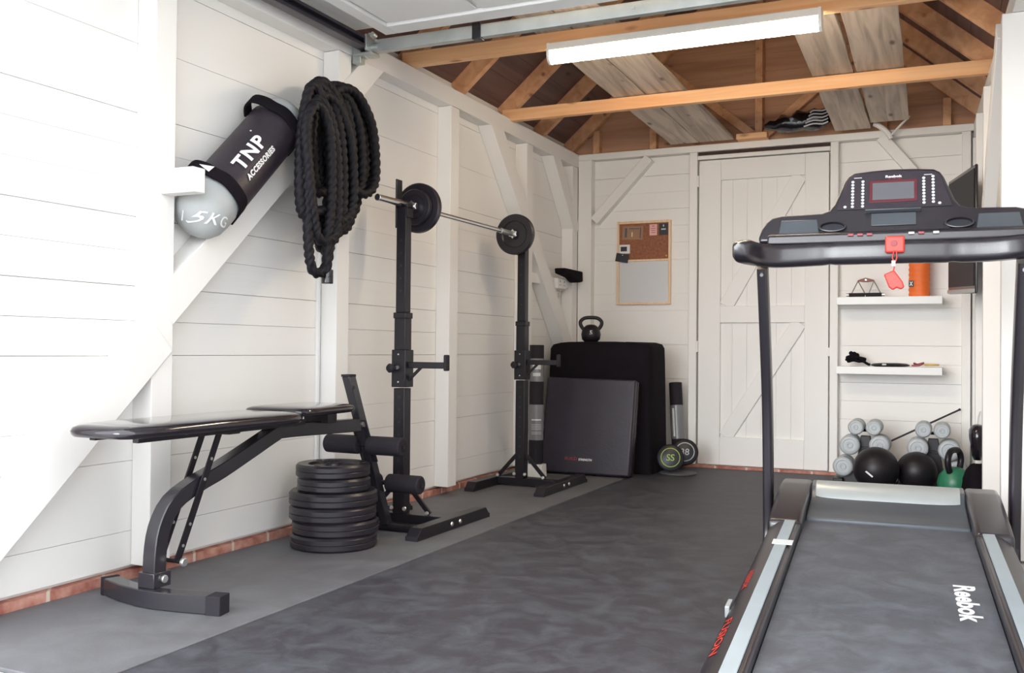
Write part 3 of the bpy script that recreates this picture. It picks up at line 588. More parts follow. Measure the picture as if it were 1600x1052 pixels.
sm = MB(); f_ = bf((-.408, 6.14, .133), .133, -8, -8); sm.v = [f_(-.035, .012), f_(-.025, .018), f_(.012, -.012), f_(.006, -.02)]; sm.f = [[0, 1, 2, 3]]; sm.build('print_mark', 'white', b1)
b2 = thing('medicine_ball', 'plain black exercise ball in front of the right dumbbell rack', 'ball', (-.205, 6.27, .115)); MB().ball((-.188, 6.275, .1175), .1165, n=36, k=20).build('ball_shell', 'satin', b2, sharp=80)
def kettlebell(name, lab, loc, s, body, handle, rz=0, num=None, hw=1, zs=1):
    t = thing(name, lab, 'kettlebell', loc, rz)
    MB().lathe([(0, 0), (.055 * s, 0), (.075 * s, .02 * s), (.082 * s, .06 * s), (.074 * s, .10 * s), (.05 * s, .13 * s), (.03 * s, .142 * s), (0, .145 * s)], (0, 0, 0), n=32).build('bell_body', body, t, world=False, sharp=60)
    MB().tube(catmull([V(q[0] * s * hw, 0, q[1] * s * zs) for q in ((-.042, .105), (-.066, .15), (-.07, .19), (-.045, .222), (0, .230), (.045, .222), (.07, .19), (.066, .15), (.042, .105))], .008), .0155 * s, 14).build('handle', handle, t, world=False)
    if num:
        fn = lambda x, y: V(x, -math.sqrt(max(1e-6, (.0835 * s) ** 2 - x * x)) + abs(y) * .15, .075 * s + y)
        o = text(num, 'number', 'wgrey', None, fn, height=.035 * s, bold=.02); o.parent = t
    return t
# pieces by the right wall
tg = thing('kit_bag', 'black kit bag slumped against the right wall beside the green kettlebell', 'bag', (.12, 5.98, 0))
q = MB(); n = 20
for i, (r_, z) in enumerate(((.6, .0), (.98, .012), (1.05, .06), (1, .12), (.82, .17), (.55, .20), (.3, .21))):
    for k in range(n):
        a = 2 * math.pi * k / n; w_ = 1 + .06 * math.sin(4 * a + i) ; q.v.append(V(.135 + .075 * r_ * w_ * math.cos(a), 5.96 + .12 * r_ * w_ * math.sin(a), z + .005 * math.sin(3 * a)))
for i in range(6):
    for k in range(n): q.f.append([i * n + k, i * n + (k + 1) % n, (i + 1) * n + (k + 1) % n, (i + 1) * n + k])
q.f += [list(range(n))[::-1], list(range(6 * n, 7 * n))]
q.build('bag_body', 'cloth', tg, sharp=70)
gl = thing('padded_glove', 'black padded glove hanging on the right wall post above the kit bag', 'glove', (.15, 6.02, .26))
q = MB(); 
for i, (rx_, ry_, z, yo) in enumerate(((.02, .03, .23, .02), (.03, .045, .26, .01), (.036, .055, .31, -.01), (.045, .07, .36, -.01), (.045, .07, .40, 0), (.03, .05, .425, 0), (.01, .02, .432, 0))):
    for k in range(n): a = 2 * math.pi * k / n; q.v.append(V(.135 + rx_ * math.cos(a), 5.99 + yo + ry_ * math.sin(a), z))
for i in range(6):
    for k in range(n): q.f.append([i * n + k, i * n + (k + 1) % n, (i + 1) * n + (k + 1) % n, (i + 1) * n + k])
q.f += [list(range(n))[::-1], list(range(6 * n, 7 * n))]
q.build('padding', 'vin', gl, sharp=70); MB().tube([(.135, 6.0, .43), (.14, 6.02, .47), (.15, 6.05, .50)], .004, 8).build('hanging_loop', 'wgrey', gl)
# TV
tvd = V(.108 - -.018, 5.55 - 6.3, 0).normalized(); tvn = V(-tvd.y, tvd.x, 0); tvn = tvn if tvn.x < 0 else -tvn; t0 = V(-.018, 6.3, 0)
tv = thing('television', 'black flat television on a bracket on the right wall, seen edge-on', 'television', (.05, 5.9, 1.15), 0)
def tvb(s0, s1, z0, z1, d0, d1): 
    m = MB(); P = lambda s_, z, d: t0 + tvd * s_ + tvn * d + V(0, 0, z + .02 * (1 - s_ / .4)); 
    return m.add([P(s_, z, d) for s_ in (s0, s1) for z in (z0, z1) for d in (d0, d1)], [(0, 1, 3, 2), (4, 6, 7, 5), (0, 4, 5, 1), (2, 3, 7, 6), (0, 2, 6, 4), (1, 5, 7, 3)])
tvb(0, .78, 1.16, 1.835, -.014, 0).build('casing', 'trb', tv, bevel=.012); tvb(.02, .76, 1.20, 1.815, .0, .003).build('screen', 'tv', tv, bevel=.002); tvb(.004, .776, 1.163, 1.185, .0, .006).build('lower_bezel', 'trs', tv, bevel=.003)
MB().box(.10, .225, 5.98, 6.0, 1.50, 1.52).box(.10, .225, 5.98, 6.0, 1.36, 1.38).box(.205, .225, 5.95, 6.03, 1.30, 1.60).box(.085, .105, 5.92, 6.04, 1.34, 1.56).build('wall_bracket', 'blk', tv)

# ================================================================== BACK LEFT CORNER
cvr = thing('draped_box', 'large box under a black cloth cover in the back left corner', 'covered box', (-2.16, 6.4, 0))
q = MB(); n = 48
def rr_ring(z, gx, gy, wob, ph):
    w2, h2, r_ = .372 + gx, .21 + gy, .07
    out = []
    for (a, b_) in [(k_ / n, 0) for k_ in range(n)]:
        t = 2 * math.pi * a; c_, s_ = math.cos(t), math.sin(t); x = w2 * math.copysign(abs(c_) ** .22, c_); y = h2 * math.copysign(abs(s_) ** .22, s_)
        k_ = 1 + wob * math.sin(7 * t + ph); out.append(V(-2.192 + x * k_, 6.41 + y * k_, z + .004 * math.sin(3 * t)))
    return out
lev = [(.002, .012, .0, .012), (.10, .010, .0, .012), (.3, .008, 0, .009), (.55, .004, 0, .007), (.75, 0, 0, .004), (.84, -.004, 0, .002), (.868, -.018, -.016, .001), (.880, -.06, -.05, 0), (.884, -.25, -.15, 0)]
for i, (z, gx, gy, wb2) in enumerate(lev): q.v += rr_ring(z, gx, gy, wb2, i * .4)
for i in range(len(lev) - 1):
    for k in range(n): q.f.append([i * n + k, i * n + (k + 1) % n, (i + 1) * n + (k + 1) % n, (i + 1) * n + k])
q.f += [list(range(n))[::-1], list(range((len(lev) - 1) * n, len(lev) * n))]
q.build('cloth_cover', 'cloth', cvr, sharp=70)
kettlebell('kettlebell', 'black kettlebell with a number five standing on the black covered box', (-2.30, 6.36, .886), .84, 'satin', 'satin', rad(20), '5', 1.25, .88)
fm_ = thing('folded_mat', 'folded dark vinyl exercise mat leaning against the covered box', 'exercise mat', (-2.2, 5.95, 0))
th = math.atan2(.11, .63); up = V(0, math.sin(th), math.cos(th)); bk = V(0, math.cos(th), -math.sin(th)); o0 = V(-2.505, 5.945, .012)
for k in range(2):
    MB().prism([(0, 0), (.635, -.0), (.635 - .005, .635), (0, .64)], o0 + bk * (.058 * k), (1, 0, 0), up, bk, .054).build('mat_panel', 'mat_' , fm_, bevel=.012, seg=3) if False else MB().prism([(0, 0), (.620, 0), (.628, .632), (.004, .64)], o0 + bk * (.058 * k), (1, 0, 0), up, bk, .054).build('mat_panel', M['vin'] if k else pm('matt_mat_vinyl', (.025, .020, .031), .40, var=.1, bump=.1), fm_, bevel=.012, seg=3)
tf = lambda cx, cy: planefn(o0 + V(1, 0, 0) * cx + up * cy - bk * .001, (1, 0, 0), up)
text('BUILD', 'red_text', 'redp', fm_, tf(.215, .098), width=.085, height=.020, bold=.02); text('STRENGTH', 'white_text', 'white', fm_, tf(.315, .094), width=.092, height=.015, bold=.03)
# roll tubes
tl = thing('foam_tube', 'upright black exercise mat roll with labels behind the squat stand', 'mat roll', (-2.462, 5.775, .085))
MB().cyl((-2.462, 5.775, .086), (-2.462, 5.775, .858), .047, n=32).build('roll', 'foam', tl, bevel=.004)
MB().lathe([(.0475, 0), (.0485, .001), (.0485, .149), (.0475, .15)], (-2.462, 5.775, .62), n=32).build('label', 'glassy', tl); MB().lathe([(.0475, 0), (.0485, .001), (.0485, .229), (.0475, .23)], (-2.462, 5.775, .24), n=32).build('label', 'glassy', tl)
ang = lambda x: (-2.462 + .049 * math.sin(x / .049 + rad(24)), 5.775 - .049 * math.cos(x / .049 + rad(24)))
lm = MB()
for z, w2, h in ((.700, .028, .05), (.655, .026, .022), (.368, .034, .008), (.34, .034, .002), (.33, .034, .002), (.32, .034, .002), (.31, .034, .002), (.29, .034, .002), (.28, .034, .002)):
    N_ = 6; i0 = len(lm.v)
    for i in range(N_ + 1):
        x = -w2 + 2 * w2 * i / N_; X_, Y_ = ang(x); lm.v += [V(X_, Y_, z), V(X_, Y_, z + h)]
    for i in range(N_): lm.f.append([i0 + 2 * i, i0 + 2 * i + 2, i0 + 2 * i + 3, i0 + 2 * i + 1])
lm.build('label_print', 'wgrey', tl)
tag(MB().prism([(-.07, 0), (.06, 0), (.055, .083), (-.068, .083)], (-2.462, 5.73, 0), (1, 0, 0), (0, 0, 1), (0, 1, 0), .09).build('timber_foot_block', 'post', None, bevel=.004), 'white painted timber block under the upright mat roll', 'wood block')
t2 = thing('foam_tube', 'slim black mat roll leaning to the right of the covered box', 'mat roll', (-1.74, 6.62, 0))
a_, b_ = V(-1.752, 6.70, .012), V(-1.80, 6.76, .60); dd = (b_ - a_).normalized()
MB().cyl(a_, b_, .046, n=28).build('roll', 'foam', t2, bevel=.004)
MB().lathe([(.0465, 0), (.0475, .001), (.0475, .239), (.0465, .24)], a_ + dd * .19, dd, 28).build('label', 'glassy', t2)
MB().lathe([(.010, 0), (.011, .0), (.011, .20), (.010, .20)], a_ + dd * .21 + V(-.012, -.039, 0), dd, 10).build('label_stripe', 'wgrey', t2)
for x, y, z, r_, mt, lab, s_ in ((-1.715, 6.33, .105, .09, 'lime', 'black weight disc with green ring print leaning by the covered box', .8), (-1.66, 6.50, .13, .09, 'dsilv', 'black weight disc with pale ring print leaning near the door frame', 1)):
    t = thing('weight_disc', lab, 'weight disc', (x, y, z)); tilt = V(.25, -1, .25).normalized()
    MB().lathe([(0, 0), (r_ * .9, 0), (r_, .006), (r_, .030), (r_ * .9, .036), (0, .036)], (0, 0, 0), tilt, 36).build('disc_body', 'blk', t, world=False)
    MB().ring([(r_ * .66, .0365), (r_ * .66, .0372), (r_ * .72, .0372), (r_ * .72, .0365)], (0, 0, 0), tilt, 36).build('ring_print', mt, t, world=False)
    xx, yy, _ = frame(tilt)
    o = text('SS' if s_ < 1 else '38', 'centre_print', mt, None, lambda x, y: tilt * .0372 + V(1, .2, 0).normalized() * x + V(0, .25, .97).normalized() * y, height=.045, bold=.01); o.parent = t
tag(MB().lathe([(0, 0), (.12, 0), (.125, .004), (.125, .010), (.12, .012), (0, .012)], (-1.67, 6.36, .0), n=40).build('sliding_disc', 'gum', None), 'flat grey disc on the floor beside the covered box', 'disc')

# ================================================================== SQUAT STANDS + BARBELL
def stand(lab, y):
    t = thing('squat_stand', lab, 'squat stand', (-2.37, y, 0), group='pair of black adjustable squat stands')
    B_ = lambda m, nm, mt='blk', bv=.003, p=t: m.build(nm, mt, p, bevel=bv, world=False)
    for x in (-.175, .265):
        f = B_(MB().prism([(-.35, 0), (.35, 0), (.35, .018), (.315, .052), (-.315, .052), (-.35, .018)], (x - .03, 0, 0), (0, 1, 0), (0, 0, 1), (1, 0, 0), .06), 'foot')
        if x > 0:
            for yy in (-.04, .04): MB().lathe([(0, .006), (.008, .005), (.011, 0), (0, 0)], (x + .03, yy, .027), (1, 0, 0), 12).build('bolt', 'bolt', f, world=False)
        for yy in (-.352, .346): MB().box(x - .031, x + .031, yy, yy + .006, 0, .02).build('end_cap', 'foam', f, world=False)
    B_(MB().box(-.145, .235, -.028, .028, .008, .050), 'crossbar')
    u = B_(MB().box(-.03, .03, -.03, .03, .05, .64), 'lower_upright')
    for z in (.18, .24, .30, .36, .42, .48, .54, .60): MB().cyl((0, -.0302, z), (0, -.0306, z), .007, n=12).build('adjustment_hole', 'dark', u, world=False)
    B_(MB().box(-.03, .03, -.03, .03, .82, .985), 'middle_upright')
    B_(MB().box(-.034, .034, -.034, .034, .97, .998), 'lock_collar')
    uu = B_(MB().box(-.026, .026, -.026, .026, .998, 1.492), 'upper_upright')
    for z in (1.10, 1.16, 1.22, 1.28, 1.34): MB().cyl((0, -.0262, z), (0, -.0266, z), .006, n=12).build('adjustment_hole', 'dark', uu, world=False)
    c = B_(MB().box(-.038, .038, -.038, .038, .645, .822), 'safety_sleeve')
    for z in (.80, .67): MB().cyl((.0, -.038, z), (0, -.041, z), .004, n=8).build('rivet', 'bolt', c, world=False)
    MB().lathe([(0, 0), (.008, 0), (.008, .02), (.02, .024), (.022, .04), (.014, .05), (0, .05)], (-.012, -.038, .735), (-.35, -1, 0), 16).build('knob', 'foam', c, world=False)
    MB().cyl((-.004, -.039, .738), (-.004, -.047, .738), .009, n=12).build('knob_pin', 'bolt', c, world=False)
    a = B_(MB().box(.038, .232, -.014, .014, .735, .765), 'safety_arm')
    B_(MB().box(.228, .246, -.017, .017, .725, .800), 'arm_stop', 'foam', .005, a)
    B_(MB().beam((.03, 0, .675), (.10, 0, .738), .012, .012), 'arm_strut', 'blk', 0, a)
    for s_ in (-1, 1):
        b_ = B_(MB().beam((s_ * .03, 0, .19), (s_ * .155, 0, .055), .022, .012, (0, 1, 0)), 'diagonal_brace', 'blk', .001)
        MB().lathe([(0, .006), (.008, .005), (.011, 0), (0, 0)], (s_ * .15, -.02, .06), (0, -1, .4), 12).build('bolt', 'bolt', b_, world=False)
        MB().lathe([(0, .006), (.008, .005), (.011, 0), (0, 0)], (s_ * .035, -.03, .075), (0, -1, .2), 12).build('bolt', 'bolt', b_, world=False)
    B_(MB().box(-.034, -.026, -.026, .026, 1.40, 1.634), 'cup_back_plate'); B_(MB().box(-.026, .034, -.026, .026, 1.492, 1.4985).box(.026, .034, -.026, .026, 1.45, 1.515), 'cup_cradle', bv=.001)
    return t
st = stand('black squat stand nearest the weight bench, carrying the near end of the barbell', 3.935)
dup(st, (-2.37, 5.335, 0), label='black squat stand farther back beside the folded mat, carrying the far end of the barbell')
BZ = 1.5155; BX = -2.375
bb = thing('barbell', 'chrome barbell resting across the two squat stands', 'barbell', (BX, 4.6, BZ))
MB().cyl((BX, 3.71, BZ), (BX, 5.47, BZ), .0125, n=20).build('bar', 'steel', bb, bevel=.001)
MB().cyl((BX, 3.708, BZ), (BX, 4.0, BZ), .0165, n=24).build('sleeve', 'steel', bb, bevel=.002); MB().cyl((BX, 3.706, BZ), (BX, 3.709, BZ), .0115, n=16).build('bar_end', 'dark', bb)
for a_, b_ in ((4.12, 4.27), (5.02, 5.19)): MB().cyl((BX, a_, BZ), (BX, b_, BZ), .0155, n=20).build('knurled_grip', 'galv', bb)
def collar(y, s_):
    pts = []
    for i in range(12): a = math.pi * 2 * i / 12; r_ = .030 if i % 2 else .021; pts.append((r_ * math.cos(a), r_ * math.sin(a)))
    return MB().prism(pts, (BX, y, BZ), (1, 0, 0), (0, 0, 1), (0, 1, 0), s_ * .02).build('star_collar', 'steel', bb, bevel=.002)
collar(5.205, -1); collar(4.028, -1)
def wplate(r, h, lab, loc, axis=(0, 0, 1), grp='black weight plates', name='weight_plate'):
    t = thing(name, lab, 'weight plate', loc, group=grp)
    prof = [(.016, h * .25), (.016, h * .92), (.030, h * .95), (.032, h * .80), (r * .62, h * .78), (r * .68, h * .97), (r * .95, h), (r, h * .84), (r * 1.0, h * .55), (r * .985, h * .5), (r, h * .45), (r, h * .16), (r * .95, 0), (r * .68, h * .03), (r * .62, h * .22), (.032, h * .20), (.030, h * .05), (.016, h * .08)]
    k = MB().lathe(prof + [prof[0]], (0, 0, 0), axis, 48); k.f = k.f[:-2]; k.build('plate_body', 'plate', t, world=False, sharp=30)
    x, y, d = frame(axis)
    MB().ring([(.016, h * .93), (.016, h * .99), (.028, h * .99), (.028, h * .93)], (0, 0, 0), axis, 24).build('hub_ring', 'blk', t, world=False)
    return t
def capscrews(t, r, h, axis=(0, 0, 1)):
    x, y, d = frame(axis)
    for i in range(3):
        a = i * 2.09 + .6; MB().lathe([(0, .004), (.012, .003), (.014, 0), (0, 0)], (x * math.cos(a) + y * math.sin(a)) * r * .8 + d * h * .985, axis, 12).build('fill_plug', 'blk', t, world=False)
gp = 'weight plates loaded on the barbell'
wplate(.122, .034, 'large black plate on the near end of the barbell', (BX, 4.062, BZ), (0, 1, 0), gp); wplate(.088, .030, 'smaller black plate in front of the large one on the near barbell end', (BX, 4.031, BZ), (0, 1, 0), gp)
wplate(.122, .034, 'large black plate on the far end of the barbell', (BX, 5.21, BZ), (0, 1, 0), gp)
zz = 0; gs = 'stack of black weight plates beside the bench'
for i, (r_, h, dx, dy, lab) in enumerate(((.180, .0575, .0, .0, 'large black weight plate at the bottom of the stack'), (.180, .0585, .004, .006, 'large black weight plate second from the bottom of the stack'), (.181, .0585, -.004, -.004, 'large black weight plate third from the bottom of the stack'),
                                            (.184, .060, -.006, .003, 'widest black weight plate under the two smaller ones in the stack'), (.152, .055, .0, -.004, 'smaller black weight plate just below the top of the stack'), (.154, .056, -.008, .0, 'smaller black weight plate on top of the stack'))):
    t = wplate(r_, h, lab, (-2.355 + dx, 3.37 + dy, zz), grp=gs); zz += h
    if i == 5: capscrews(t, r_, h)

# ================================================================== WEIGHT BENCH
bn = thing('weight_bench', 'black padded weight bench on a curved steel leg by the left wall', 'weight bench', (-2.33, 2.8, 0)); bx = -2.33
MB().sweep([(-2.555, 2.375, .029), (-2.44, 2.335, .029), (-2.345, 2.315, .029), (-2.285, 2.312, .029), (-2.18, 2.325, .029), (-2.07, 2.345, .029)], rsec(.054, .056, .003, 1)).build('rear_foot', 'blk2', bn, sharp=30)
MB().beam((-2.565, 2.379, .029), (-2.545, 2.372, .029), .058, .060).build('foot_cap', 'foam', bn, bevel=.003); MB().beam((-2.095, 2.340, .029), (-2.045, 2.350, .029), .060, .062).build('foot_cap', 'foam', bn, bevel=.003)
sp = catmull([(bx, 2.345, .055), (bx, 2.345, .15), (bx, 2.362, .24), (bx, 2.415, .315), (bx, 2.52, .362), (bx, 2.64, .398), (bx, 2.80, .455), (bx, 2.93, .502), (bx, 2.98, .510), (bx, 3.20, .505), (bx, 3.49, .497)], .03)
MB().sweep(sp, rsec(.054, .052, .003, 1), up=(1, 0, 0)).build('spine', 'blk2', bn, sharp=30)
MB().box(bx - .034, bx + .034, 2.308, 2.382, .057, .105).build('foot_bracket', 'blk2', bn, bevel=.002)
MB().cyl((bx + .034, 2.348, .083), (bx + .044, 2.348, .083), .013, n=14).build('bolt', 'bolt', bn, bevel=.002)
for x in (bx - .036, bx + .036):
    b_ = MB().beam((x, 2.60, .535), (x, 2.405, .128), .006, .026, (1, 0, 0)) if False else MB().prism([(2.587, .538), (2.613, .538), (2.418, .122), (2.392, .128)], (x - .003, 0, 0), (0, 1, 0), (0, 0, 1), (1, 0, 0), .006)
    bo = b_.build('adjustment_bar', 'blk', bn)
    for t in (.22, .38, .72, .88): 
        y = 2.60 + (2.405 - 2.60) * t; z = .538 + (.125 - .538) * t; MB().cyl((x + .003, y, z), (x + .0045, y, z), .0055, n=10).build('hole', 'bolt', bo)
MB().cyl((bx - .045, 2.405, .128), (bx + .06, 2.405, .128), .007, n=12).build('pin', 'blk', bn); MB().cyl((bx + .058, 2.405, .128), (bx + .072, 2.405, .128), .014, n=14).build('pin_knob', 'bolt', bn, bevel=.003)
MB().box(bx - .05, bx + .05, 2.51, 2.64, .385, .392).build('pivot_plate', 'blk2', bn) if False else None
for x in (bx - .09, bx + .09): MB().box(x - .012, x + .012, 2.17, 2.92, .535, .553).build('pad_rail', 'blk', bn, bevel=.002)
MB().box(bx - .10, bx + .10, 2.57, 2.63, .53, .552).box(bx - .06, bx + .06, 2.92, 3.05, .53, .552).box(bx - .06, bx + .06, 3.20, 3.26, .525, .562).build('pad_bracket', 'blk', bn, bevel=.002)
def pad(name, y0, y1, w0, w1, z, h, mat='padv'):
    n1 = 26; m = MB(); 
    ring = []
    def outline(g, zz_):
        out = []
        for k in range(64):
            t = 2 * math.pi * k / 64; c_, s_ = math.cos(t), math.sin(t); yy = (y0 + y1) / 2 + ((y1 - y0) / 2 - g) * math.copysign(abs(c_) ** .30, c_); f_ = (yy - y0) / (y1 - y0); w_ = (w0 + (w1 - w0) * f_) / 2 - g
            out.append(V(bx + .015 + w_ * math.copysign(abs(s_) ** .34, s_), yy, zz_))
        return out
    L = [(.006, z), (.0, z + .008), (-.002, z + h * .5), (.004, z + h * .8), (.018, z + h), (.05, z + h + .004), (.10, z + h + .006)]
    for g, q in L: m.v += outline(g, q)
    for i in range(len(L) - 1):
        for k in range(64): m.f.append([i * 64 + k, i * 64 + (k + 1) % 64, (i + 1) * 64 + (k + 1) % 64, (i + 1) * 64 + k])
    m.f += [list(range(64))[::-1], list(range((len(L) - 1) * 64, len(L) * 64))]
    return m.build(name, mat, bn, sharp=60)
pad('backrest_pad', 2.08, 2.935, .29, .33, .553, .036); pad('seat_pad', 2.90, 3.29, .31, .27, .572, .030)
ld = MB().prism([(3.405, .705), (3.45, .712), (3.765, .03), (3.72, .03)], (bx - .02, 0, 0), (0, 1, 0), (0, 0, 1), (1, 0, 0), .04).build('leg_developer_bar', 'blk2', bn, bevel=.003)
MB().box(bx - .021, bx + .021, 3.403, 3.452, .706, .716).build('bar_cap', 'foam', ld); MB().cyl((bx + .02, 3.505, .50), (bx + .032, 3.505, .50), .012, n=12).build('bolt', 'bolt', ld); MB().cyl((bx + .02, 3.43, .66), (bx + .024, 3.43, .66), .009, n=12).build('hole', 'dark', ld)
for y, z in ((3.555, .405), (3.715, .222)):
    MB().cyl((bx - .20, y, z), (bx + .20, y, z), .011, n=12).build('roller_bar', 'blk', bn)
    for s_ in (-1, 1): MB().cyl((bx + s_ * .024, y, z), (bx + s_ * .195, y, z), .041, n=28).build('foam_roller_pad', 'foam', bn, bevel=.008, seg=3)
MB().cyl((bx - .14, 3.745, .018), (bx + .15, 3.745, .018), .018, n=16).build('front_foot', 'blk', bn)
for x in (bx - .025, bx + .025): MB().beam((x, 3.50, .52), (x, 3.60, .33), .006, .03, (1, 0, 0)).build('link_plate', 'blk2', bn)

# ================================================================== TREADMILL  (local frame: x across, y forward)
TM = thing('treadmill', 'large black treadmill with console facing the garage opening', 'treadmill', (-.2, 3.5, 0), rad(3.16))
def T(m, nm, mt='trb', p=None, **k): return m.build(nm, mt, p or TM, world=False, **k)
zd = lambda y: .07 * y
sl = V(0, 1, .07)
def deckprism(poly, x0, x1, y0, y1):   # unused axis helper: section in (x,z) swept along the incline
    m = MB(); return m.add([V(a, y, b_ + zd(y)) for y in (y0, y1) for a, b_ in poly], [list(range(len(poly)))[::-1], list(range(len(poly), 2 * len(poly)))] + [[i, (i + 1) % len(poly), len(poly) + (i + 1) % len(poly), len(poly) + i] for i in range(len(poly))])
T(deckprism([(-.262, .232), (.262, .232), (.262, .241), (-.262, .241)], 0, 0, -1.68, .06), 'running_belt', 'belt')
T(deckprism([(-.262, .19), (.262, .19), (.262, .231), (-.262, .231)], 0, 0, -1.62, .0), 'deck', 'trb')
T(MB().cyl((-.27, -1.66, .100), (.27, -1.66, .100), .024, n=20), 'rear_roller', 'blk')
for s_ in (-1, 1):
    P = [(s_ * a, b_) for a, b_ in ((.264, .16), (.264, .262), (.270, .268), (.334, .268), (.366, .247), (.374, .15), (.368, .135))]
    sr = T(deckprism(P, 0, 0, -1.75, .10), 'side_rail', 'trb', bevel=.004)
    T(deckprism([(s_ * .282, .2685), (s_ * .318, .2685), (s_ * .318, .274), (s_ * .282, .274)], 0, 0, -1.72, -.06), 'foot_rail_strip', 'rail', sr, bevel=.002)
    # hood shoulder
    sec = [(-.16, .19), (-.16, .262), (-.06, .285), (.10, .312), (.24, .335), (.36, .338), (.43, .31), (.47, .20), (.47, .09), (.10, .09)]
    T(MB().prism(sec, (s_ * .262, 0, 0), (0, 1, 0), (0, 0, 1), (s_, 0, 0), .112), 'hood_shoulder', 'trb', bevel=.016, seg=4)
T(MB().prism([(.0, .225), (.0, .252), (.06, .262), (.22, .292), (.26, .330), (.36, .338), (.43, .31), (.47, .20), (.47, .09), (.10, .09)], (-.262, 0, 0), (0, 1, 0), (0, 0, 1), (1, 0, 0), .524), 'motor_hood', 'trg', bevel=.006)
st_ = MB(); N_ = 24
for i in range(N_ + 1):
    x = -.245 + .49 * i / N_; e = math.sqrt(max(0, 1 - (x / .25) ** 4)); 
    st_.v += [V(x, .225 - .012 * e, .298 - .008 * e), V(x, .245 - .014 * e, .318 + .0 * e), V(x, .262, .338), V(x, .31, .345), V(x, .31, .30)]
for i in range(N_):
    for k in range(5): st_.f.append([i * 5 + k, i * 5 + (k + 1) % 5, (i + 1) * 5 + (k + 1) % 5, (i + 1) * 5 + k])
st_.f += [[4, 3, 2, 1, 0], [N_ * 5 + k for k in range(5)]]
T(st_, 'hood_strip', 'trs', bevel=.003)
for s_ in (-1, 1):
    pth = catmull([(s_ * .415, .235, .06), (s_ * .415, .255, .14), (s_ * .415, .24, .28), (s_ * .413, .17, .66), (s_ * .41, -.02, 1.13)], .03)
    u = T(MB().sweep(pth, rsec(.036, .066, .010, 3), up=(0, 1, 0)), 'upright', 'trb')
    T(MB().cyl((s_ * .41 + .0, -.045, 1.10), (s_ * .41, -.052, 1.097), .006, n=10), 'screw', 'bolt', u)
    T(MB().prism([(-.28, .05), (.02, .05), (.42, .03), (.45, .0), (-.30, .0)], (s_ * .396, 0, 0), (0, 1, 0), (0, 0, 1), (s_, 0, 0), .04), 'base_foot', 'trs', bevel=.006)
# grip bar with end pods
cx_ = .01
bar = catmull([(cx_ - .470, -.235, 1.170), (cx_ - .462, -.185, 1.169), (cx_ - .435, -.115, 1.165), (cx_ - .375, -.065, 1.160), (cx_ - .30, -.05, 1.162), (cx_ - .19, -.045, 1.166), (cx_, -.055, 1.166), (cx_ + .19, -.045, 1.166), (cx_ + .30, -.05, 1.166), (cx_ + .375, -.065, 1.170), (cx_ + .435, -.115, 1.172), (cx_ + .462, -.185, 1.173), (cx_ + .470, -.235, 1.174)], .02)
sc = [1.0] * len(bar)
for i in range(len(bar)):
    d = min(i, len(bar) - 1 - i); sc[i] = (.55 if d == 0 else .86 if d == 1 else 1.02 if d < 5 else 1.0)
    if abs(abs(bar[i].x - cx_) - .20) < .012: sc[i] = .93
T(MB().sweep(bar, rsec(.070, .076, .022, 4), up=(0, 0, 1), scl=sc), 'grip_bar', 'trb', sharp=60)
for s_ in (-1, 1):
    T(MB().sweep([(cx_ + s_ * .215, -.0855, 1.168), (cx_ + s_ * .26, -.0875, 1.167), (cx_ + s_ * .305, -.089, 1.165)], rsec(.004, .050, .0015, 1), up=(0, 1, 0)), 'pulse_sensor', 'trs') if False else None
# console body
tt = V(0, .42, .9075); nn = V(0, -.9075, .42)
c0 = V(0, 0, 1.22)
C = lambda x, s_, d=0: c0 + V(x, 0, 0) + tt * s_ + nn * d
out_ = [(-.425, .0), (-.428, .02), (-.420, .052), (-.405, .080), (-.385, .100), (-.355, .108), (-.215, .112), (-.190, .122), (-.175, .145), (-.142, .240), (-.130, .262), (-.110, .275), (-.05, .281), (.02, .284), (.09, .281), (.150, .275), (.170, .262), (.182, .240), (.215, .145), (.230, .122), (.255, .112), (.395, .108), (.425, .100), (.445, .080), (.460, .052), (.468, .02), (.465, .0)]
T(MB().prism(out_, c0 - nn * .05, (1, 0, 0), tt, nn, .05), 'console_body', 'trb', bevel=.010, seg=3)
# lower tray in front of the panel
T(MB().prism([(-.07, -.022), (-.065, .012), (.0, .024), (.05, .020), (.05, -.03)], (-.39, .0, 1.222), (0, 1, 0), (0, 0, 1), (1, 0, 0), .82), 'console_tray', 'trb', bevel=.008, seg=3)
for xa in (-.29, .345):
    o = T(MB().prism([(-.070, .022), (.070, .022), (.060, .082), (-.062, .082)], C(xa, 0, .0), (1, 0, 0), tt, nn, .006), 'storage_recess', 'trg', bevel=.004)
for xa in (-.178, .224):
    def ell(m):
        m.v = [C(xa, .046 + v.y * .44, v.z) + V(v.x, 0, 0) for v in m.v]; return m
    cu = T(ell(MB().ring([(.038, 0), (.046, 0), (.048, .006), (.046, .012), (.040, .013), (.038, .008)], (0, 0, 0), n=40)), 'cup_holder', 'trb')
    T(ell(MB().lathe([(0, .0005), (.0385, .0005), (.0385, .0015), (0, .0015)], (0, 0, 0), n=40)), 'cup_well', 'dark', cu)
    T(MB().prism([(-.034, .0), (.026, .0), (.030, .016), (.022, .026), (-.030, .026), (-.038, .016)], C(xa, -.004, .0), (1, 0, 0), tt, nn, .014), 'cup_lip', 'trg', cu, bevel=.005, seg=3)
pn_ = T(MB().prism([(-.165, .118), (.205, .118), (.172, .240), (.150, .262), (.02, .270), (-.11, .262), (-.132, .240)], C(0, 0, .0005), (1, 0, 0), tt, nn, .003), 'control_panel', 'bagblk', bevel=.002)
T(MB().prism([(-.058, .142), (.096, .142), (.096, .232), (-.058, .232)], C(0, 0, .0036), (1, 0, 0), tt, nn, .002), 'screen_frame', 'dred', pn_, bevel=.001)
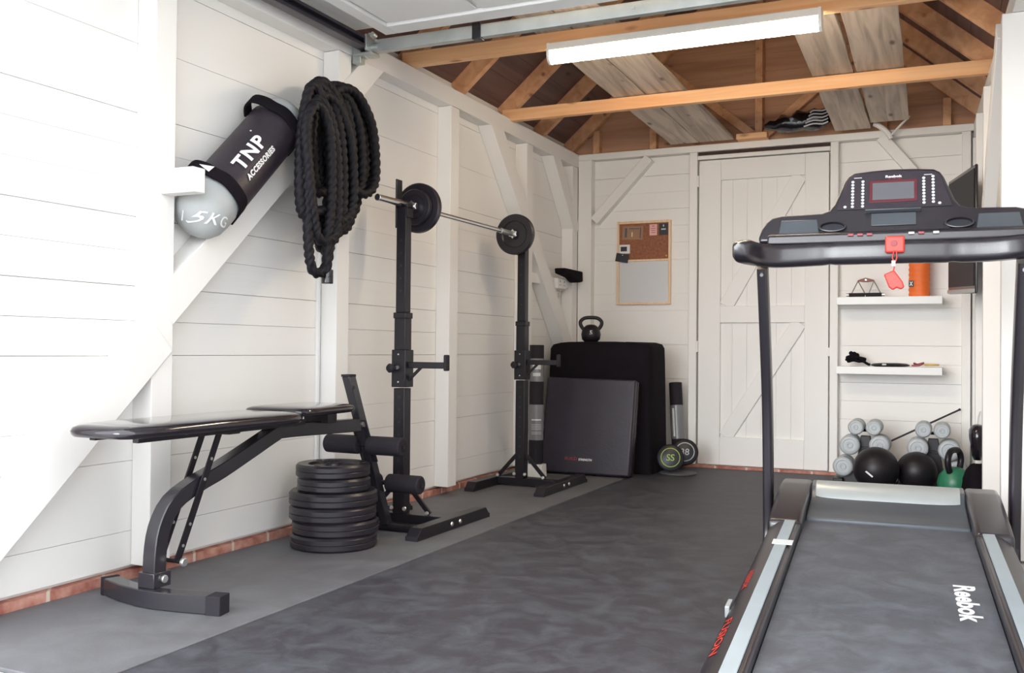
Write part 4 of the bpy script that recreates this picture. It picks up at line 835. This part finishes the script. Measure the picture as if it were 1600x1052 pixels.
T(MB().prism([(-.048, .151), (.086, .151), (.086, .221), (-.048, .221)], C(0, 0, .0057), (1, 0, 0), tt, nn, .001), 'screen', 'scr', pn_)
bt = 0
for xa, sa, sb in ((-.1135, .129, .232), (-.080, .129, .232), (.117, .134, .235), (.1465, .136, .240)):
    for i in range(9):
        s_ = sa + (sb - sa) * i / 8
        T(MB().lathe([(0, .003), (.0038, .002), (.0055, 0), (0, 0)], C(xa, s_, .0036), nn, 10), 'button', 'wgrey', pn_)
for xa, s_ in ((-.138, .129), (.166, .130)): T(MB().lathe([(0, .003), (.004, .002), (.0055, 0), (0, 0)], C(xa, s_, .0036), nn, 10), 'button', 'wgrey', pn_)
for xa in (-.097, .131): T(MB().prism([(xa - .013, .2465), (xa + .013, .2465), (xa + .013, .249), (xa - .013, .249)], C(0, 0, .0036), (1, 0, 0), tt, nn, .0006), 'column_heading', 'wgrey', pn_)
def lt(o): o.parent = pn_; return o
lt(text('Reebok', 'brand_text', 'white', None, lambda x, y: C(.021 + x, .2475 + y, .0042), width=.054, height=.0105, bold=.03)); lt(text('T 7.5', 'model_text', 'redp', None, lambda x, y: C(.022 + x, .2375 + y, .0042), width=.045, height=.005, bold=.02))
T(MB().prism([(-.072, .100), (.108, .100), (.108, .1055), (-.072, .1055)], C(0, 0, 0), (1, 0, 0), tt, nn, .022), 'reading_ledge', 'trg', bevel=.002)
T(MB().prism([(-.052, .048), (.092, .048), (.092, .098), (-.052, .098)], C(0, 0, .0003), (1, 0, 0), tt, nn, .004), 'reading_rack_panel', 'trg', bevel=.003)
for i, xa in enumerate((-.115, -.085, -.055, .075, .105, .150)): T(MB().box(xa - .009, xa + .009, -.0740, -.0700, 1.222, 1.230), 'hot_key', 'wgrey' if i in (3, 5) else 'mar', None, bevel=.001)
# belt print, foot rail sticker, side print
lt2 = lambda o: setattr(o, 'parent', TM) or o
lt2(text('Reebok', 'belt_logo', 'white', None, lambda x, y: V(.198 + y, -.77 - x, .2415 + zd(-.77 - x)), width=.30, height=.055, bold=.035))
T(MB().add([V(a, y, .2745 + zd(y)) for a, y in ((-.325, -.47), (-.265, -.47), (-.265, -.415), (-.325, -.415))] + [V(a, y, .2757 + zd(y)) for a, y in ((-.325, -.47), (-.265, -.47), (-.265, -.415), (-.325, -.415))], [(3, 2, 1, 0), (4, 5, 6, 7), (0, 1, 5, 4), (1, 2, 6, 5), (2, 3, 7, 6), (3, 0, 4, 7)]), 'sticker', 'wgrey')
lt2(text('REEBOK', 'side_text', 'red', None, lambda x, y: V(-.3515 + y * .836, -.80 - x, .2580 + y * .549 + zd(-.80 - x)), width=.17, height=.018, bold=.01)); lt2(text('FUSION', 'side_text', 'red', None, lambda x, y: V(-.3515 + y * .836, -1.25 - x, .2580 + y * .549 + zd(-1.25 - x)), width=.24, height=.021, bold=.01))
T(MB().beam((-.374, -1.02, .165), (-.374, -.96, .17), .012, .03), 'side_handle', 'trs', bevel=.002)
# safety key
ky = thing('safety_key', 'red plastic safety key and clip hanging from the treadmill console', 'safety key', (-.18, 3.38, 1.18), rad(3.16))
iv = rmat(ky).inverted() @ rmat(TM)
def K(m, nm, mt='red', **k): m.v = [iv @ v for v in m.v]; return m.build(nm, mt, ky, world=False, **k)
K(MB().box(-.006, .054, -.118, -.096, 1.158, 1.214), 'magnet_key', bevel=.006, seg=3)
K(MB().lathe([(0, .002), (.009, .002), (.010, 0), (0, 0)], (.022, -.118, 1.188), (0, -1, 0), 16), 'key_mark', 'mar')
K(MB().tube(catmull([(.022, -.119, 1.165), (.017, -.122, 1.140), (.024, -.120, 1.120), (.020, -.118, 1.098)], .006), .0022, 8), 'cord'); K(MB().tube(catmull([(.028, -.119, 1.165), (.030, -.120, 1.140), (.022, -.120, 1.120)], .006), .0022, 8), 'cord')
K(MB().box(.014, .026, -.124, -.116, 1.112, 1.132), 'cord_bead', 'white', bevel=.002)
K(MB().prism([(-.010, 1.086), (.022, 1.100), (.048, 1.062), (.054, 1.044), (.044, 1.036), (.030, 1.042), (.018, 1.034), (.006, 1.044)], (0, -.126, 0), (1, 0, 0), (0, 0, 1), (0, 1, 0), .014), 'clip', bevel=.004)
kettlebell('kettlebell', 'green kettlebell with black handle in front of the right dumbbell rack', (.018, 6.18, 0), 1.15, 'green', 'blk', rad(65))
